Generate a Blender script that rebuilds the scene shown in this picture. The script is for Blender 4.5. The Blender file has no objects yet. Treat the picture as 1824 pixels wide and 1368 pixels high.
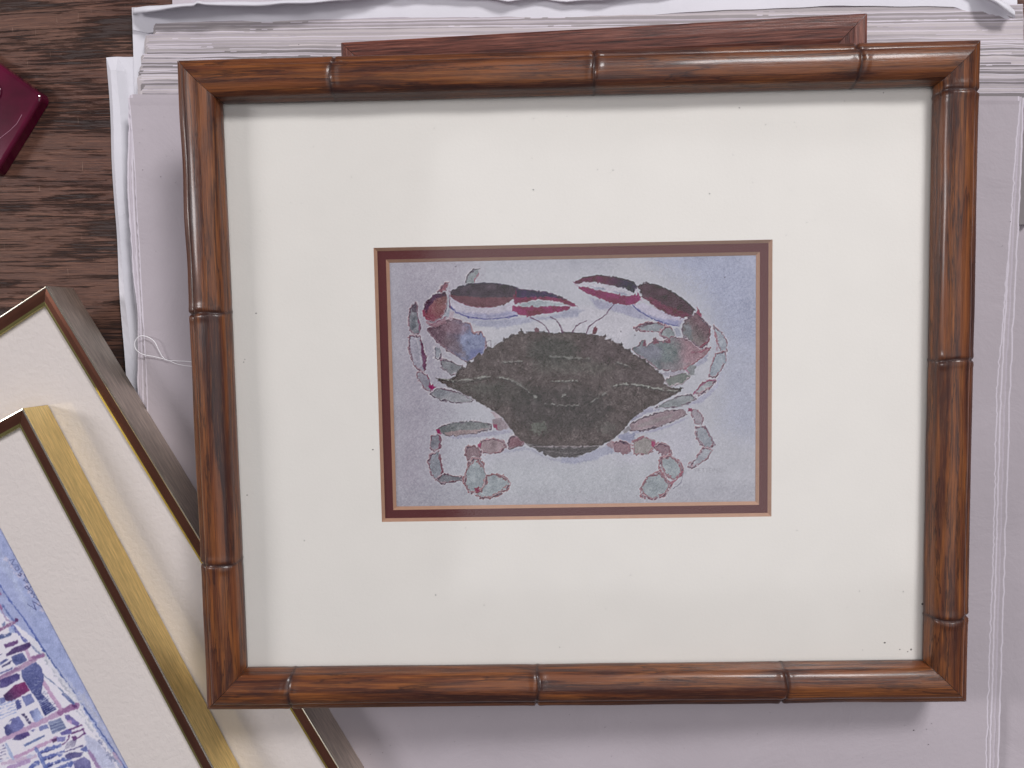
import bpy, math, random
import numpy as np
from mathutils import Matrix, Vector
random.seed(7); RNG = np.random.default_rng(11)
S = bpy.context.scene
COL = S.collection

# ------------------------------------------------------------------ camera
FPX = 1332.4                                    # focal length in pixels of the 1824 px wide photograph
def rotm(r):
    r = np.array(r, float); t = np.linalg.norm(r); k = r / t
    K = np.array([[0, -k[2], k[1]], [k[2], 0, -k[0]], [-k[1], k[0], 0]])
    return np.eye(3) + math.sin(t) * K + (1 - math.cos(t)) * K @ K
TH = 0.066; ZC = 0.0465                         # the bamboo frame leans: left side propped on the brass frame
TILT = np.array([[math.cos(TH), 0, math.sin(TH)], [0, 1, 0], [-math.sin(TH), 0, math.cos(TH)]])
CR = TILT @ rotm([-.0655, .0176, -.0180])
CP = TILT @ np.array([-.0263, .0262, .3728]) + np.array([0, 0, ZC])
cam_d = bpy.data.cameras.new("camera"); cam = bpy.data.objects.new("camera", cam_d); COL.objects.link(cam)
cam_d.sensor_width = 36; cam_d.lens = 36 * FPX / 1824; cam_d.clip_start = 0.01; cam_d.clip_end = 50
M4 = np.eye(4); M4[:3, :3] = CR; M4[:3, 3] = CP
cam.matrix_world = Matrix(M4.tolist()); S.camera = cam

# ------------------------------------------------------------------ world, lamps, exposure
W = bpy.data.worlds.new("World"); S.world = W; W.use_nodes = True
bg = W.node_tree.nodes["Background"]; bg.inputs[0].default_value = (.97, .94, 1.0, 1); bg.inputs[1].default_value = .13
def area(name, loc, target, sx, sy, power, col):
    l = bpy.data.lights.new(name, 'AREA'); l.shape = 'RECTANGLE'; l.size = sx; l.size_y = sy; l.energy = power; l.color = col
    o = bpy.data.objects.new(name, l); COL.objects.link(o); o.location = loc
    o.rotation_euler = (Vector(target) - Vector(loc)).to_track_quat('-Z', 'Y').to_euler(); return o
area("ceiling_panel_lamp", (.53, -.07, 1.5), (.53, -.0701, 0), 1.3, 1.1, 5.6, (1, .985, 1))
area("right_key_lamp", (.85, 1.30, 1.35), (0, 0, 0), .55, .35, 27, (1, .985, .985))  # unseen key lamp at upper right, set for the shadows falling down-left
area("left_tube_lamp", (-2.0, .45, 1.4), (0, 0, 0), .35, .6, 21, (1, .97, .98))
S.view_settings.view_transform = 'Standard'; S.view_settings.look = 'None'
S.view_settings.exposure = 0; S.view_settings.gamma = 1

# ------------------------------------------------------------------ geometry of the view
def P(px, py, z):                               # point of the level z seen at a photograph pixel
    d = CR @ np.array([(px - 912) / FPX, -(py - 684) / FPX, -1.0]); t = (z - CP[2]) / d[2]
    return CP + d * t
def proj(X):
    d = (np.asarray(X) - CP) @ CR
    return 912 + FPX * d[..., 0] / -d[..., 2], 684 - FPX * d[..., 1] / -d[..., 2]

# ------------------------------------------------------------------ helpers
def mesh_obj(name, V, F, mat=None, parent=None, smooth=False, mats=None, fm=None):
    me = bpy.data.meshes.new(name); me.from_pydata([tuple(map(float, v)) for v in V], [], [tuple(f) for f in F]); me.update()
    o = bpy.data.objects.new(name, me); COL.objects.link(o)
    if mats:
        for m in mats: me.materials.append(m)
        me.polygons.foreach_set('material_index', fm)
    elif mat: me.materials.append(mat)
    if smooth: me.polygons.foreach_set('use_smooth', [True] * len(me.polygons))
    if parent: o.parent = parent
    return o
def empty(name, M=None):
    o = bpy.data.objects.new(name, None); COL.objects.link(o); o.empty_display_size = .01
    if M is not None: o.matrix_world = Matrix(M.tolist())
    return o
def tag(o, label, cat, group=None, kind=None):
    if label: o["label"] = label
    if cat: o["category"] = cat
    if group: o["group"] = group
    if kind: o["kind"] = kind
    return o
def lin(c):
    c = np.asarray(c, float) / 255.; return np.where(c <= .04045, c / 12.92, ((c + .055) / 1.055) ** 2.4)
def L4(c, k=1.0): return tuple((lin(c) * k).tolist()) + (1,)
class N:                                        # tiny node builder
    def __init__(s, name):
        s.m = bpy.data.materials.new(name); s.m.use_nodes = True; s.t = s.m.node_tree; s.t.nodes.clear()
        s.out = s.t.nodes.new('ShaderNodeOutputMaterial')
    def n(s, typ, ins=None, **kw):
        nd = s.t.nodes.new(typ)
        for k, v in kw.items(): setattr(nd, k, v)
        if ins:
            for k, v in ins.items(): s.i(nd, k, v)
        return nd
    def i(s, nd, k, v):
        if isinstance(v, tuple) and len(v) == 2 and isinstance(v[0], bpy.types.Node): s.t.links.new(v[0].outputs[v[1]], nd.inputs[k])
        elif isinstance(v, bpy.types.Node): s.t.links.new(v.outputs[0], nd.inputs[k])
        else: nd.inputs[k].default_value = v
    def ramp(s, fac, stops, mode='LINEAR'):
        r = s.n('ShaderNodeValToRGB', {0: fac}); r.color_ramp.interpolation = mode
        e = r.color_ramp.elements
        while len(e) < len(stops): e.new(.5)
        for q, (p, c) in zip(e, stops): q.position = p; q.color = c if len(c) == 4 else tuple(c) + (1,)
        return r
    def noise(s, vec, scale, detail=4, rough=.55, dist=0, dim='3D', w=None):
        nd = s.n('ShaderNodeTexNoise', {'Scale': scale, 'Detail': detail, 'Roughness': rough, 'Distortion': dist}, noise_dimensions=dim)
        if vec is not None: s.i(nd, 'Vector', vec)
        if w is not None: s.i(nd, 'W', w)
        return nd
    def mapping(s, vec, scale=(1, 1, 1), rot=(0, 0, 0)): return s.n('ShaderNodeMapping', {'Vector': vec, 'Scale': scale, 'Rotation': rot})
    def mix(s, f, a, b, blend='MIX'):
        nd = s.n('ShaderNodeMix', data_type='RGBA', blend_type=blend); s.i(nd, 0, f); s.i(nd, 6, a); s.i(nd, 7, b); return (nd, 2)
    def math(s, op, a, b=0.0, clamp=False):
        nd = s.n('ShaderNodeMath', operation=op, use_clamp=clamp); s.i(nd, 0, a); s.i(nd, 1, b); return nd
    def bump(s, h, strength, dist): return s.n('ShaderNodeBump', {'Height': h, 'Strength': strength, 'Distance': dist})
    def bsdf(s, **kw):
        b = s.n('ShaderNodeBsdfPrincipled')
        for k, v in kw.items(): s.i(b, k.replace('_', ' '), v)
        s.t.links.new(b.outputs[0], s.out.inputs[0]); return b

# ------------------------------------------------------------------ materials
def mat_table():
    n = N('dark_oak_table'); tc = n.n('ShaderNodeTexCoord')
    v0 = n.mapping((tc, 3), (1, 1, 1), (0, 0, .02))
    warp = n.noise(n.mapping(v0, (3, 10, 1)), 1.0, 2, .5)
    vv = n.n('ShaderNodeVectorMath', {0: v0, 1: n.n('ShaderNodeVectorMath', {0: (warp, 1), 'Scale': .010}, operation='SCALE')}, operation='ADD')
    g1 = n.noise(n.mapping(vv, (11, 380, 1)), 1.0, 10, .78, .1)
    g2 = n.noise(n.mapping(vv, (60, 1500, 1)), 1.0, 6, .75)
    big = n.noise(n.mapping(v0, (5, 14, 1)), 1.0, 4, .6, .8)
    pore = n.noise(n.mapping(vv, (20, 720, 1)), 1.0, 8, .72, .1)
    patch = n.noise(n.mapping(vv, (7, 40, 1)), 1.0, 6, .65, .5)
    base = n.ramp(g1, [(.30, L4((64, 37, 30))), (.45, L4((94, 58, 46))), (.56, L4((118, 77, 61))), (.70, L4((146, 104, 83)))])
    c = n.mix(n.math('MULTIPLY', n.ramp(big, [(.42, (0, 0, 0)), (.62, (1, 1, 1))]), .4), base, L4((136, 102, 86)))
    c = n.mix(n.ramp(g2, [(.38, (.75,) * 3), (.58, (0, 0, 0))]), c, L4((62, 40, 36)))
    thr = n.math('ADD', n.math('MULTIPLY', patch, 1.1), pore)

    pmv = n.n('ShaderNodeMapRange', {0: thr, 1: 1.07, 2: 1.17, 3: 0.0, 4: .75}, clamp=True); pm = pmv
    c = n.mix(pm, c, L4((36, 32, 35)))
    scr = n.noise(n.mapping(v0, (700, 60, 1), (0, 0, .3)), 1.0, 2)
    c = n.mix(n.ramp(scr, [(.70, (0, 0, 0)), (.76, (.5, .5, .5))]), c, L4((170, 140, 122)))
    h = n.math('SUBTRACT', n.math('MULTIPLY', g1, .6), n.math('MULTIPLY', pm, .7))
    n.bsdf(Base_Color=c, Roughness=n.ramp(big, [(.3, (.42,) * 3), (.7, (.6,) * 3)]), Normal=n.bump(h, 1.0, .0011), Specular_IOR_Level=.4)
    return n.m
def mat_paper(name, col, grain=1.0, var=.10, rough=.85):
    n = N(name); tc = n.n('ShaderNodeTexCoord'); oi = n.n('ShaderNodeObjectInfo')
    a = n.noise((tc, 3), 2600, 3, .6); b = n.noise((tc, 3), 16, 4, .55)
    f = n.math('ADD', n.math('MULTIPLY', a, .06), n.math('MULTIPLY', b, .22))
    f = n.math('ADD', f, n.math('MULTIPLY', (oi, 5), var))
    f = n.math('ADD', f, 1 - .14 - var / 2)
    hsv = n.n('ShaderNodeHueSaturation', {'Color': L4(col), 'Value': f})
    fib = n.noise(n.mapping((tc, 3), (900, 2400, 900), (0, 0, .7)), 1.0, 2)
    c = n.mix(n.ramp(fib, [(.74, (0, 0, 0)), (.8, (.35,) * 3)]), hsv, L4((120, 108, 118)))
    n.bsdf(Base_Color=c, Roughness=rough, Normal=n.bump(n.math('ADD', n.noise((tc, 3), 420, 5, .6), n.math('MULTIPLY', n.noise((tc, 3), 24, 5, .6, 1.0), 6)), .30 * grain, .0005), Specular_IOR_Level=.2)
    return n.m
def mat_board(name, col, bump, dist, scale, sp=0.0):
    n = N(name); tc = n.n('ShaderNodeTexCoord')
    a = n.noise((tc, 3), 30, 4, .6); b = n.noise((tc, 3), scale, 4, .55, .4)
    hsv = n.n('ShaderNodeHueSaturation', {'Color': L4(col), 'Value': n.math('ADD', n.math('MULTIPLY', a, .08), .96)})
    n.bsdf(Base_Color=hsv, Roughness=.9, Normal=n.bump(b, bump, dist), Specular_IOR_Level=.15)
    return n.m
def mat_plain(name, col, rough=.5, **kw):
    n = N(name); tc = n.n('ShaderNodeTexCoord')
    hsv = n.n('ShaderNodeHueSaturation', {'Color': L4(col), 'Value': n.math('ADD', n.math('MULTIPLY', n.noise((tc, 3), 220, 4), .3), .85)})
    n.bsdf(Base_Color=hsv, Roughness=rough, **kw); return n.m
def mat_bamboo():
    n = N('stained_bamboo'); at = n.n('ShaderNodeAttribute', attribute_name='rail'); at2 = n.n('ShaderNodeAttribute', attribute_name='seg')
    sep = n.n('ShaderNodeSeparateXYZ', {0: (at, 1)})
    def nz(su, sv, d=5, r=.6, dist=0, off=0):
        w = n.math('ADD', (at2, 2), off)
        cmb = n.n('ShaderNodeCombineXYZ', {0: n.math('MULTIPLY', (sep, 0), su), 1: n.math('MULTIPLY', (sep, 1), sv)})
        return n.noise(cmb, 1.0, d, r, dist, '4D', w)
    A = nz(5, 4.6, 5, .6, .5); B = nz(24, 46, 6, .7, 0, 20); Cc = nz(9, 6.5, 6, .6, .4, 40); D = nz(90, 110, 3, .6, 0, 60); Bl = nz(34, 8, 4, .6, .5, 80)
    base = n.ramp(A, [(.32, L4((48, 23, 21))), (.41, L4((76, 38, 27))), (.48, L4((112, 60, 30))), (.54, L4((146, 86, 40))), (.61, L4((112, 60, 34))), (.70, L4((76, 40, 31))), (.78, L4((92, 52, 40)))])
    c = n.mix(n.ramp(B, [(.38, (.75,) * 3), (.6, (0, 0, 0))]), base, L4((54, 28, 24)))
    c = n.mix(n.ramp(D, [(.5, (0, 0, 0)), (.75, (.35,) * 3)]), c, L4((150, 98, 60)))
    c = n.mix(n.ramp(Cc, [(.50, (0, 0, 0)), (.515, (.8,) * 3), (.53, (.25,) * 3), (.56, (0, 0, 0))]), c, L4((38, 20, 20)))
    c = n.mix(n.ramp(Cc, [(.55, (0, 0, 0)), (.60, (.6,) * 3)]), c, L4((132, 76, 42)))
    c = n.mix(n.ramp(Bl, [(.55, (0, 0, 0)), (.72, (.6,) * 3)]), c, L4((58, 32, 30)))
    Ff = nz(30, 120, 4, .7, 0, 90)
    c = n.mix(n.ramp(Ff, [(.36, (.55,) * 3), (.5, (0, 0, 0))]), c, L4((48, 26, 22)))
    edge = n.ramp((sep, 1), [(0, (.75,) * 3), (.17, (.7,) * 3), (.24, (.05,) * 3), (.30, (0,) * 3), (.76, (.0,) * 3), (.86, (.78,) * 3), (1, (.85,) * 3)])
    c = n.mix(edge, c, n.mix(n.ramp(B, [(.35, (0, 0, 0)), (.7, (1, 1, 1))]), L4((62, 38, 38)), L4((100, 66, 56))))
    c = n.mix((sep, 2), c, L4((56, 33, 30)))
    h = n.math('ADD', n.math('MULTIPLY', B, .8), n.math('MULTIPLY', D, .35))
    n.bsdf(Base_Color=c, Roughness=n.ramp(B, [(.3, (.30,) * 3), (.7, (.44,) * 3)]), Normal=n.bump(h, .6, .0006), Specular_IOR_Level=.35,
           Coat_Weight=.32, Coat_Roughness=.18)
    return n.m
def mat_redwood():
    n = N('red_brown_wood'); at = n.n('ShaderNodeAttribute', attribute_name='rail'); sep = n.n('ShaderNodeSeparateXYZ', {0: (at, 1)})
    cmb = n.n('ShaderNodeCombineXYZ', {0: n.math('MULTIPLY', (sep, 0), 40), 1: n.math('MULTIPLY', (sep, 1), 44)})
    g = n.noise(cmb, 1.0, 6, .65, .25)
    c = n.ramp(g, [(.32, L4((38, 17, 17))), (.45, L4((88, 46, 38))), (.58, L4((116, 66, 54))), (.72, L4((146, 94, 78)))])
    n.bsdf(Base_Color=c, Roughness=.38, Normal=n.bump(g, .6, .0005), Specular_IOR_Level=.5)
    return n.m
def mat_metal(name, col, rough, brushed=True, an=.0):
    n = N(name); at = n.n('ShaderNodeAttribute', attribute_name='rail'); sep = n.n('ShaderNodeSeparateXYZ', {0: (at, 1)})
    cmb = n.n('ShaderNodeCombineXYZ', {0: n.math('MULTIPLY', (sep, 0), 75), 1: n.math('MULTIPLY', (sep, 1), 60)})
    g = n.noise(cmb, 1.0, 5, .7); cm2 = n.n('ShaderNodeCombineXYZ', {0: n.math('MULTIPLY', (sep, 0), 26), 1: n.math('MULTIPLY', (sep, 1), 5)})
    g2 = n.noise(cm2, 1.0, 4, .6)
    if brushed:
        gg = n.math('ADD', n.math('MULTIPLY', g, .85), n.math('MULTIPLY', g2, .15))
        c = n.mix(n.ramp(gg, [(.38, (0, 0, 0)), (.62, (1, 1, 1))]), L4(col, .74), L4(col, 1.22))
        n.bsdf(Base_Color=c, Metallic=1.0, Roughness=n.ramp(g, [(.3, (rough - .05,) * 3), (.7, (rough + .12,) * 3)]), Normal=n.bump(g, .2, .0002))
    else:
        c = n.mix(n.ramp(g2, [(.35, (0, 0, 0)), (.68, (1, 1, 1))]), L4(col, .75), L4(col, 1.15))
        n.bsdf(Base_Color=c, Metallic=1.0, Roughness=rough)
    return n.m
def mat_glass():
    n = N('picture_glass'); f = n.n('ShaderNodeFresnel', {'IOR': 1.52})
    tr = n.n('ShaderNodeBsdfTransparent', {'Color': (.99, .993, .99, 1)}); gl = n.n('ShaderNodeBsdfGlossy', {'Roughness': .11, 'Color': (1, 1, 1, 1)})
    tc = n.n('ShaderNodeTexCoord'); n.i(gl, 'Normal', n.bump(n.noise((tc, 3), 4.5, 2), .3, .010))
    ge = n.n('ShaderNodeNewGeometry'); fr = n.math('ADD', n.math('MULTIPLY', f, n.math('SUBTRACT', 1.0, (ge, 6))), n.math('MULTIPLY', (ge, 6), .04)); mx = n.n('ShaderNodeMixShader', {0: fr, 1: tr, 2: gl}); n.t.links.new(mx.outputs[0], n.out.inputs[0]); return n.m
def mat_clear():
    n = N('clear_glass_edge'); tr = n.n('ShaderNodeBsdfTransparent', {'Color': (.99, .994, .99, 1)}); n.t.links.new(tr.outputs[0], n.out.inputs[0]); return n.m
def mat_vcol(name, bumpn, dist):
    n = N(name); at = n.n('ShaderNodeAttribute', attribute_name='paint'); tc = n.n('ShaderNodeTexCoord')
    n.bsdf(Base_Color=(at, 0), Roughness=.9, Normal=n.bump(n.noise((tc, 3), 900, 4, .6), bumpn, dist), Specular_IOR_Level=.15); return n.m
MT = mat_table(); MBAM = mat_bamboo(); MRED = mat_redwood(); MGLASS = mat_glass(); MCLR = mat_clear()
MNEWS = mat_paper('lilac_newsprint', (186, 177, 184), 1.0, .30)
MWHITE = mat_paper('white_bond_paper', (222, 220, 228), .5, .0, .7)
MTOP = mat_paper('top_newsprint', (185, 176, 183), 1.0, .0)
MMAT = mat_board('cream_mat_board', (231, 226, 222), .25, .0003, 700)
MMAT2 = mat_board('rough_cream_board', (224, 214, 212), .6, .0007, 330)
MBEV = mat_plain('peach_mat_core', (174, 134, 112), .9)
MBURG = mat_board('burgundy_mat_board', (90, 46, 48), .4, .0002, 900)
MBRASS = mat_metal('brushed_brass', (224, 200, 140), .33)
MPEW = mat_metal('brushed_pewter', (208, 197, 184), .42)
MBREFL = mat_metal('brown_reflection_bevel', (172, 116, 96), .2, False)  # dark brown reflection put into the bevel's base colour
MLIPREFL = mat_metal('yellow_reflection_lip', (226, 214, 140), .2, False)  # yellow reflection along the inner lip, painted as its metal colour
MRIDG = mat_metal('polished_edge', (230, 222, 205), .25, False)
MBACK = mat_plain('backing_card', (120, 100, 80), .9)
MDUST = mat_plain('dark_dust', (70, 62, 62), .9)

# ------------------------------------------------------------------ the table
def box(name, x0, x1, y0, y1, z0, z1, mat, parent=None):
    V = [(x, y, z) for z in (z0, z1) for y in (y0, y1) for x in (x0, x1)]
    return mesh_obj(name, V, [(0, 2, 3, 1), (4, 5, 7, 6), (0, 1, 5, 4), (2, 6, 7, 3), (0, 4, 6, 2), (1, 3, 7, 5)], mat, parent)
tag(box('tabletop', -.75, .75, -.55, .55, -.03, 0, MT), None, None, kind='structure')

# ------------------------------------------------------------------ paper sheets
def common(x, y):                                # gentle crumpling shared by the whole stack near its head
    if y > 172: return 0.0
    k = max(0.0, min(1.0, (172 - y) / 30.)) * max(0.0, min(1.0, (y - 44) / 30.)) * max(0.0, min(1.0, (x - 236) / 30.))
    if k <= 0: return 0.0
    n = math.sin(x / 61. + 1.3 * math.sin(y / 24.)) * math.sin(y / 17. + x / 170.) + .7 * math.sin(x / 27. + y / 11. + 2) * math.sin(x / 143. + .5) + .5 * math.sin(x / 13. + y / 31.)
    return .00042 * k * (n + 1.6)
def sheet(name, outline_l, outline_r, top, bottom, zf, mat, thick=.00022, nx=64, ny=10, zfun=None, ragged=0.0, seed=0, wav=.0, pw=1.0, edge=None, rim=0, rimx=0):
    """outline_l / outline_r / top / bottom: functions giving edges as pixel traces on level zf."""
    r = np.random.default_rng(seed)
    ys = np.linspace(0, 1, ny) ** pw
    if rim: ys[1] = .0042
    US = np.linspace(0, 1, nx)
    if rimx: US[1] = rimx; US[-2] = 1 - rimx
    V = []
    rl = r.normal(0, 1, ny) * ragged; rr = r.normal(0, 1, ny) * ragged; rt = np.convolve(r.normal(0, 1, nx + 8), np.ones(5) / 5, 'same')[4:-4] * wav
    for side in (1, 0):
        for j, t in enumerate(ys):
            for i in range(nx):
                u = US[i]
                yt = top(u) + rt[i]; yb = bottom
                y = yt + (yb - yt) * t
                x = outline_l(y) + rl[j] * (1 if i == 0 else 0) + ((outline_r(y) + rr[j]) - outline_l(y)) * u
                p = P(x, y, zf)
                z = zf + (zfun(x, y) if zfun else 0) + common(x, y)
                V.append((p[0], p[1], z + (thick if side else 0)))
    n = nx * ny; F = []
    for j in range(ny - 1):
        for i in range(nx - 1):
            a = j * nx + i; F.append((a, a + nx, a + nx + 1, a + 1)); F.append((n + a, n + a + 1, n + a + nx + 1, n + a + nx))
    for i in range(nx - 1):
        F.append((i, i + 1, n + i + 1, n + i)); a = (ny - 1) * nx + i; F.append((a + 1, a, n + a, n + a + 1))
    for j in range(ny - 1):
        a = j * nx; F.append((a + nx, a, n + a, n + a + nx)); b = a + nx - 1; F.append((b, b + nx, n + b + nx, n + b))
    ne = 2 * (nx - 1) * (ny - 1)
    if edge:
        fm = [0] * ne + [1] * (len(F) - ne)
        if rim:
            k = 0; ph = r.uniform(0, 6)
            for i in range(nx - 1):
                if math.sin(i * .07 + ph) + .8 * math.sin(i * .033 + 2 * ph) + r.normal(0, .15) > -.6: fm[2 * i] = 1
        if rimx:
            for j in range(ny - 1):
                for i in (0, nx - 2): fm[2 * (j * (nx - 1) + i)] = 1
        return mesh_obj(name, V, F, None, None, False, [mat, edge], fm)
    return mesh_obj(name, V, F, mat, None, False)
def pl(pts):                                     # piecewise linear function through points (k, value)
    k = [p[0] for p in pts]; v = [p[1] for p in pts]; return lambda q: float(np.interp(q, k, v))
ZP = .0150
# broad sheets low in the stack
def lowz(x, y): return .0016 * math.exp(-((x - 300) / 60) ** 2)
s = sheet('paper_sheet', pl([(-60, 206), (103, 190), (140, 192.5), (230, 199.5), (370, 205.5), (480, 216), (590, 225), (680, 233), (900, 258), (1500, 300)]), lambda y: 1500, lambda u: 103 - 3 * u * 10, 1100, .0008, MWHITE, nx=120, ny=40,
          zfun=lambda x, y: .0045 * math.exp(-((x - (208 + (y - 103) * .045)) / 11) ** 2) * (1 if y > 130 else max(0, (y - 95) / 35)) + .0006 * math.sin(y / 37.), wav=.3, seed=3)
tag(s, 'bright white sheet sticking out furthest left of the paper stack, lying on the wood', 'paper')
s = sheet('paper_sheet', pl([(-60, 238), (12, 236), (32, 234), (60, 235), (101, 238), (400, 245)]), lambda y: 1812, lambda u: 14 - 26 * u, 1500, .0022, MWHITE, nx=60, ny=16, zfun=lambda x, y: .0005 * math.sin(y / 19.))
tag(s, 'pale sheet whose narrow left margin shows above the bright white sheet', 'paper')
s = sheet('paper_sheet', pl([(-80, 306), (20, 309), (200, 312)]), lambda y: 1782, lambda u: -70, 1400, .0030, MNEWS, nx=30, ny=8)
tag(s, 'lilac sheet running off the top edge of the picture behind the curled sheet', 'paper')
# the right-hand broad sheet reaching past the picture edge
s = sheet('paper_sheet', lambda y: 700, lambda y: 1950, lambda u: 178 - 6 * u, 1500, .0098, MTOP, nx=20, ny=6)
tag(s, 'broad bluish newsprint sheet reaching past the right edge of the picture', 'paper')
# the sheet with a curled top margin
def curl():
    xs = np.linspace(236, 1808, 330); V = []; F = []
    lo = pl([(236, 24), (262, 22), (300, 16), (345, 12), (352, 6), (362, 8), (420, 11), (480, 10), (560, 5), (620, 0), (700, -8), (760, -9), (850, -5), (905, 3), (960, -3), (1010, 3), (1080, 0), (1130, -6), (1250, -16), (1500, -24), (1700, -24), (1740, -10), (1775, 4), (1795, 20), (1808, 30)])
    up = pl([(236, 15), (262, 11), (300, 9), (345, 6), (352, 1), (362, 3), (480, 3), (560, -1), (620, -6), (700, -13), (850, -9), (905, -1), (960, -7), (1010, -1), (1130, -10), (1250, -20), (1500, -30), (1700, -30), (1740, -18), (1775, -4), (1795, 6), (1808, 20)])
    ba = pl([(236, 27), (262, 33), (300, 28), (350, 27), (400, 22), (480, 27), (560, 21), (620, 14), (700, 6), (850, 5), (905, 10), (1010, 9), (1080, 7), (1130, 2), (1250, -6), (1500, -16), (1700, -14), (1740, 2), (1775, 20), (1795, 30), (1808, 36)])
    hx = pl([(236, .35), (262, .9), (330, 1.0), (352, 1.1), (420, .9), (500, .95), (560, .8), (640, .55), (760, .35), (905, .42), (960, .3), (1080, .36), (1250, .2), (1500, .2), (1700, .2), (1740, .35), (1775, .8), (1795, .9), (1808, .7)])
    z0 = .0050; npf = 11
    for i, x in enumerate(xs):
        k = hx(x) * (1 + .05 * math.sin(x / 9.3) + .05 * math.sin(x / 23.)); wob = .8 * math.sin(x / 14.) + .6 * math.sin(x / 31. + 1)
        l, u, b_ = lo(x) + wob, up(x) + .6 * wob, ba(x) + .5 * wob
        # (image row, height): flat part, back of the roll, crest, overhanging free edge
        for (py, h) in ((b_ + 26, -.0012), (b_ + 4, .0004), (b_ - 3, .0003), ((b_ + l) / 2, .0007), (l, .0014), ((l + u) / 2, .0030), (u - .5, .0062), (u, .0092), (u + (l - u) * .3, .0112), (u + (l - u) * .7, .0118), (l, .0110)):
            q = P(x, py, z0 + h * k); V.append((q[0], q[1], z0 + h * k + common(x, 60) * .0))
    n1 = len(V)
    V += [(a, b, c - .00025) for a, b, c in V]
    for i in range(len(xs) - 1):
        for j in range(npf - 1):
            a = i * npf + j; F.append((a, a + npf, a + npf + 1, a + 1)); F.append((n1 + a, n1 + a + 1, n1 + a + npf + 1, n1 + a + npf))
        a = i * npf + npf - 1; F.append((a, a + npf, n1 + a + npf, n1 + a))
    for a0 in (0, (len(xs) - 1) * npf):
        for j in range(npf - 1): F.append((a0 + j, a0 + j + 1, n1 + a0 + j + 1, n1 + a0 + j))
    o = mesh_obj('curled_sheet', V, F, MWHITE, None, True)
    return tag(o, 'white sheet with its top margin curled up along the head of the paper stack', 'paper')
curl()
# sheets fanned along the top edge
NF = 48
FANM = [mat_paper('newsprint_shade', tuple(c * k for c in (196, 187, 190)), 1.0, .05) for k in (.98, .90, .82, .70, 1.04)]  # sheet tones also carry the shading between the fanned edges
FANE = [mat_paper('torn_lit_newsprint_edge', c, 1.0, .0) for c in ((214, 206, 216), (196, 187, 197), (180, 171, 180))]  # pale torn fibres, with the light the edges catch painted in
gl = []
for i in range(NF):
    f = i / (NF - 1)                                          # 0 lowest, 1 highest
    y0 = 34 + (168 - 34) * (f ** .96) + random.uniform(-1.4, 1.4)
    if y0 < 60: xl = 276 - (60 - y0) * .1
    elif y0 < 92: xl = 262 + random.uniform(-4, 4)
    elif y0 < 122: xl = 252 + random.uniform(-3, 3)
    elif y0 < 142: xl = 247 + random.uniform(-2, 5)
    else: xl = 253 + random.uniform(-3, 5)
    xr = 1830 if y0 > 95 else 1822
    if i in (22, 27): xr = 1800
    z = .0042 + f * .0092
    tilt = random.uniform(-1, 1) * .8 - 8 * f * 0
    bulge = random.uniform(.2, 1.0)
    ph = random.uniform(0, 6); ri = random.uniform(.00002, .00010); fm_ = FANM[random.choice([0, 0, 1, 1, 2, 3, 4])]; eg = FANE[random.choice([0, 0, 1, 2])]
    def zf(x, y, y0=y0, ph=ph, ri=ri): return ri * (1 + math.sin(x / 130. + ph)) * math.exp(-((y - y0) / 10) ** 2) * .8
    s = sheet('fanned_sheet', (lambda y, xl=xl, y0=y0: xl + max(0, 5 - (y - y0)) * .7 + (y - y0) * .03), (lambda y, xr=xr: xr),
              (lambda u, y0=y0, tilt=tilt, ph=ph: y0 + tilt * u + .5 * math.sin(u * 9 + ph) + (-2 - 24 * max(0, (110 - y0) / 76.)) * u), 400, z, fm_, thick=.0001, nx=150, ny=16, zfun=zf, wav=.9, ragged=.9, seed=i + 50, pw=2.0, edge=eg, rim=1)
    # squeeze rows towards the top edge is not needed: the sheets are flat further down
    tag(s, 'thin newsprint sheet fanned out along the head of the paper stack above the bamboo frame', 'paper', 'newsprint sheets fanned at the head of the stack')
for k, (xo, yo_, ro, z) in enumerate([(-12, 6, 24, .0138), (-8, 3, 15, .0141), (-3.5, 1.5, 8, .0144)]):
    s = sheet('paper_sheet', pl([(170, 229 + 6 + xo * .4), (330, 239 + xo), (480, 246 + xo * .8), (560, 250 + xo * .3), (690, 257 + xo), (900, 262 + xo), (1500, 300)]), pl([(170, 1812 + ro * .5), (300, 1800 + ro * .8), (700, 1776 + ro), (1368, 1757 + ro * .9), (1500, 1752 + ro)]),
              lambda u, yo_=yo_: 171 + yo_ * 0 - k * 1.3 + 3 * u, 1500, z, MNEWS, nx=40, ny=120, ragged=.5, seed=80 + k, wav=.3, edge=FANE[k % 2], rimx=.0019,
              zfun=lambda x, y: .00012 * math.exp(-((x - 240) / 10) ** 2) * (1 + math.sin(y / 40.)))
    tag(s, ['lowest', 'middle', 'uppermost'][k] + ' of the three sheets peeking out just under the top newsprint sheet', 'paper')
s = sheet('top_sheet', pl([(170, 229), (190, 231), (330, 243), (480, 250), (560, 255), (690, 262), (900, 268), (1500, 310)]), pl([(170, 1818), (182, 1816), (300, 1806), (450, 1797), (700, 1776), (1000, 1768), (1368, 1757), (1500, 1752)]),
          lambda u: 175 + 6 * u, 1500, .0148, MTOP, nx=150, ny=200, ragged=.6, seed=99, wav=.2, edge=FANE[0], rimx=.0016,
          zfun=lambda x, y: .0012 * math.exp(-((x - 250) / 7) ** 2) * max(0, math.sin(y / 62. + 2.4)) + .0004 * math.exp(-((y - 178) / 4) ** 2) + .00035 * (1 + math.sin(x / 90. + 1) * math.sin(y / 120.)) + .00015 * (1 + math.sin(x / 41. + y / 77.) * math.sin(y / 63.)))
tag(s, 'top lilac-grey newsprint sheet with torn right edge lying under the frames', 'paper')

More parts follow.
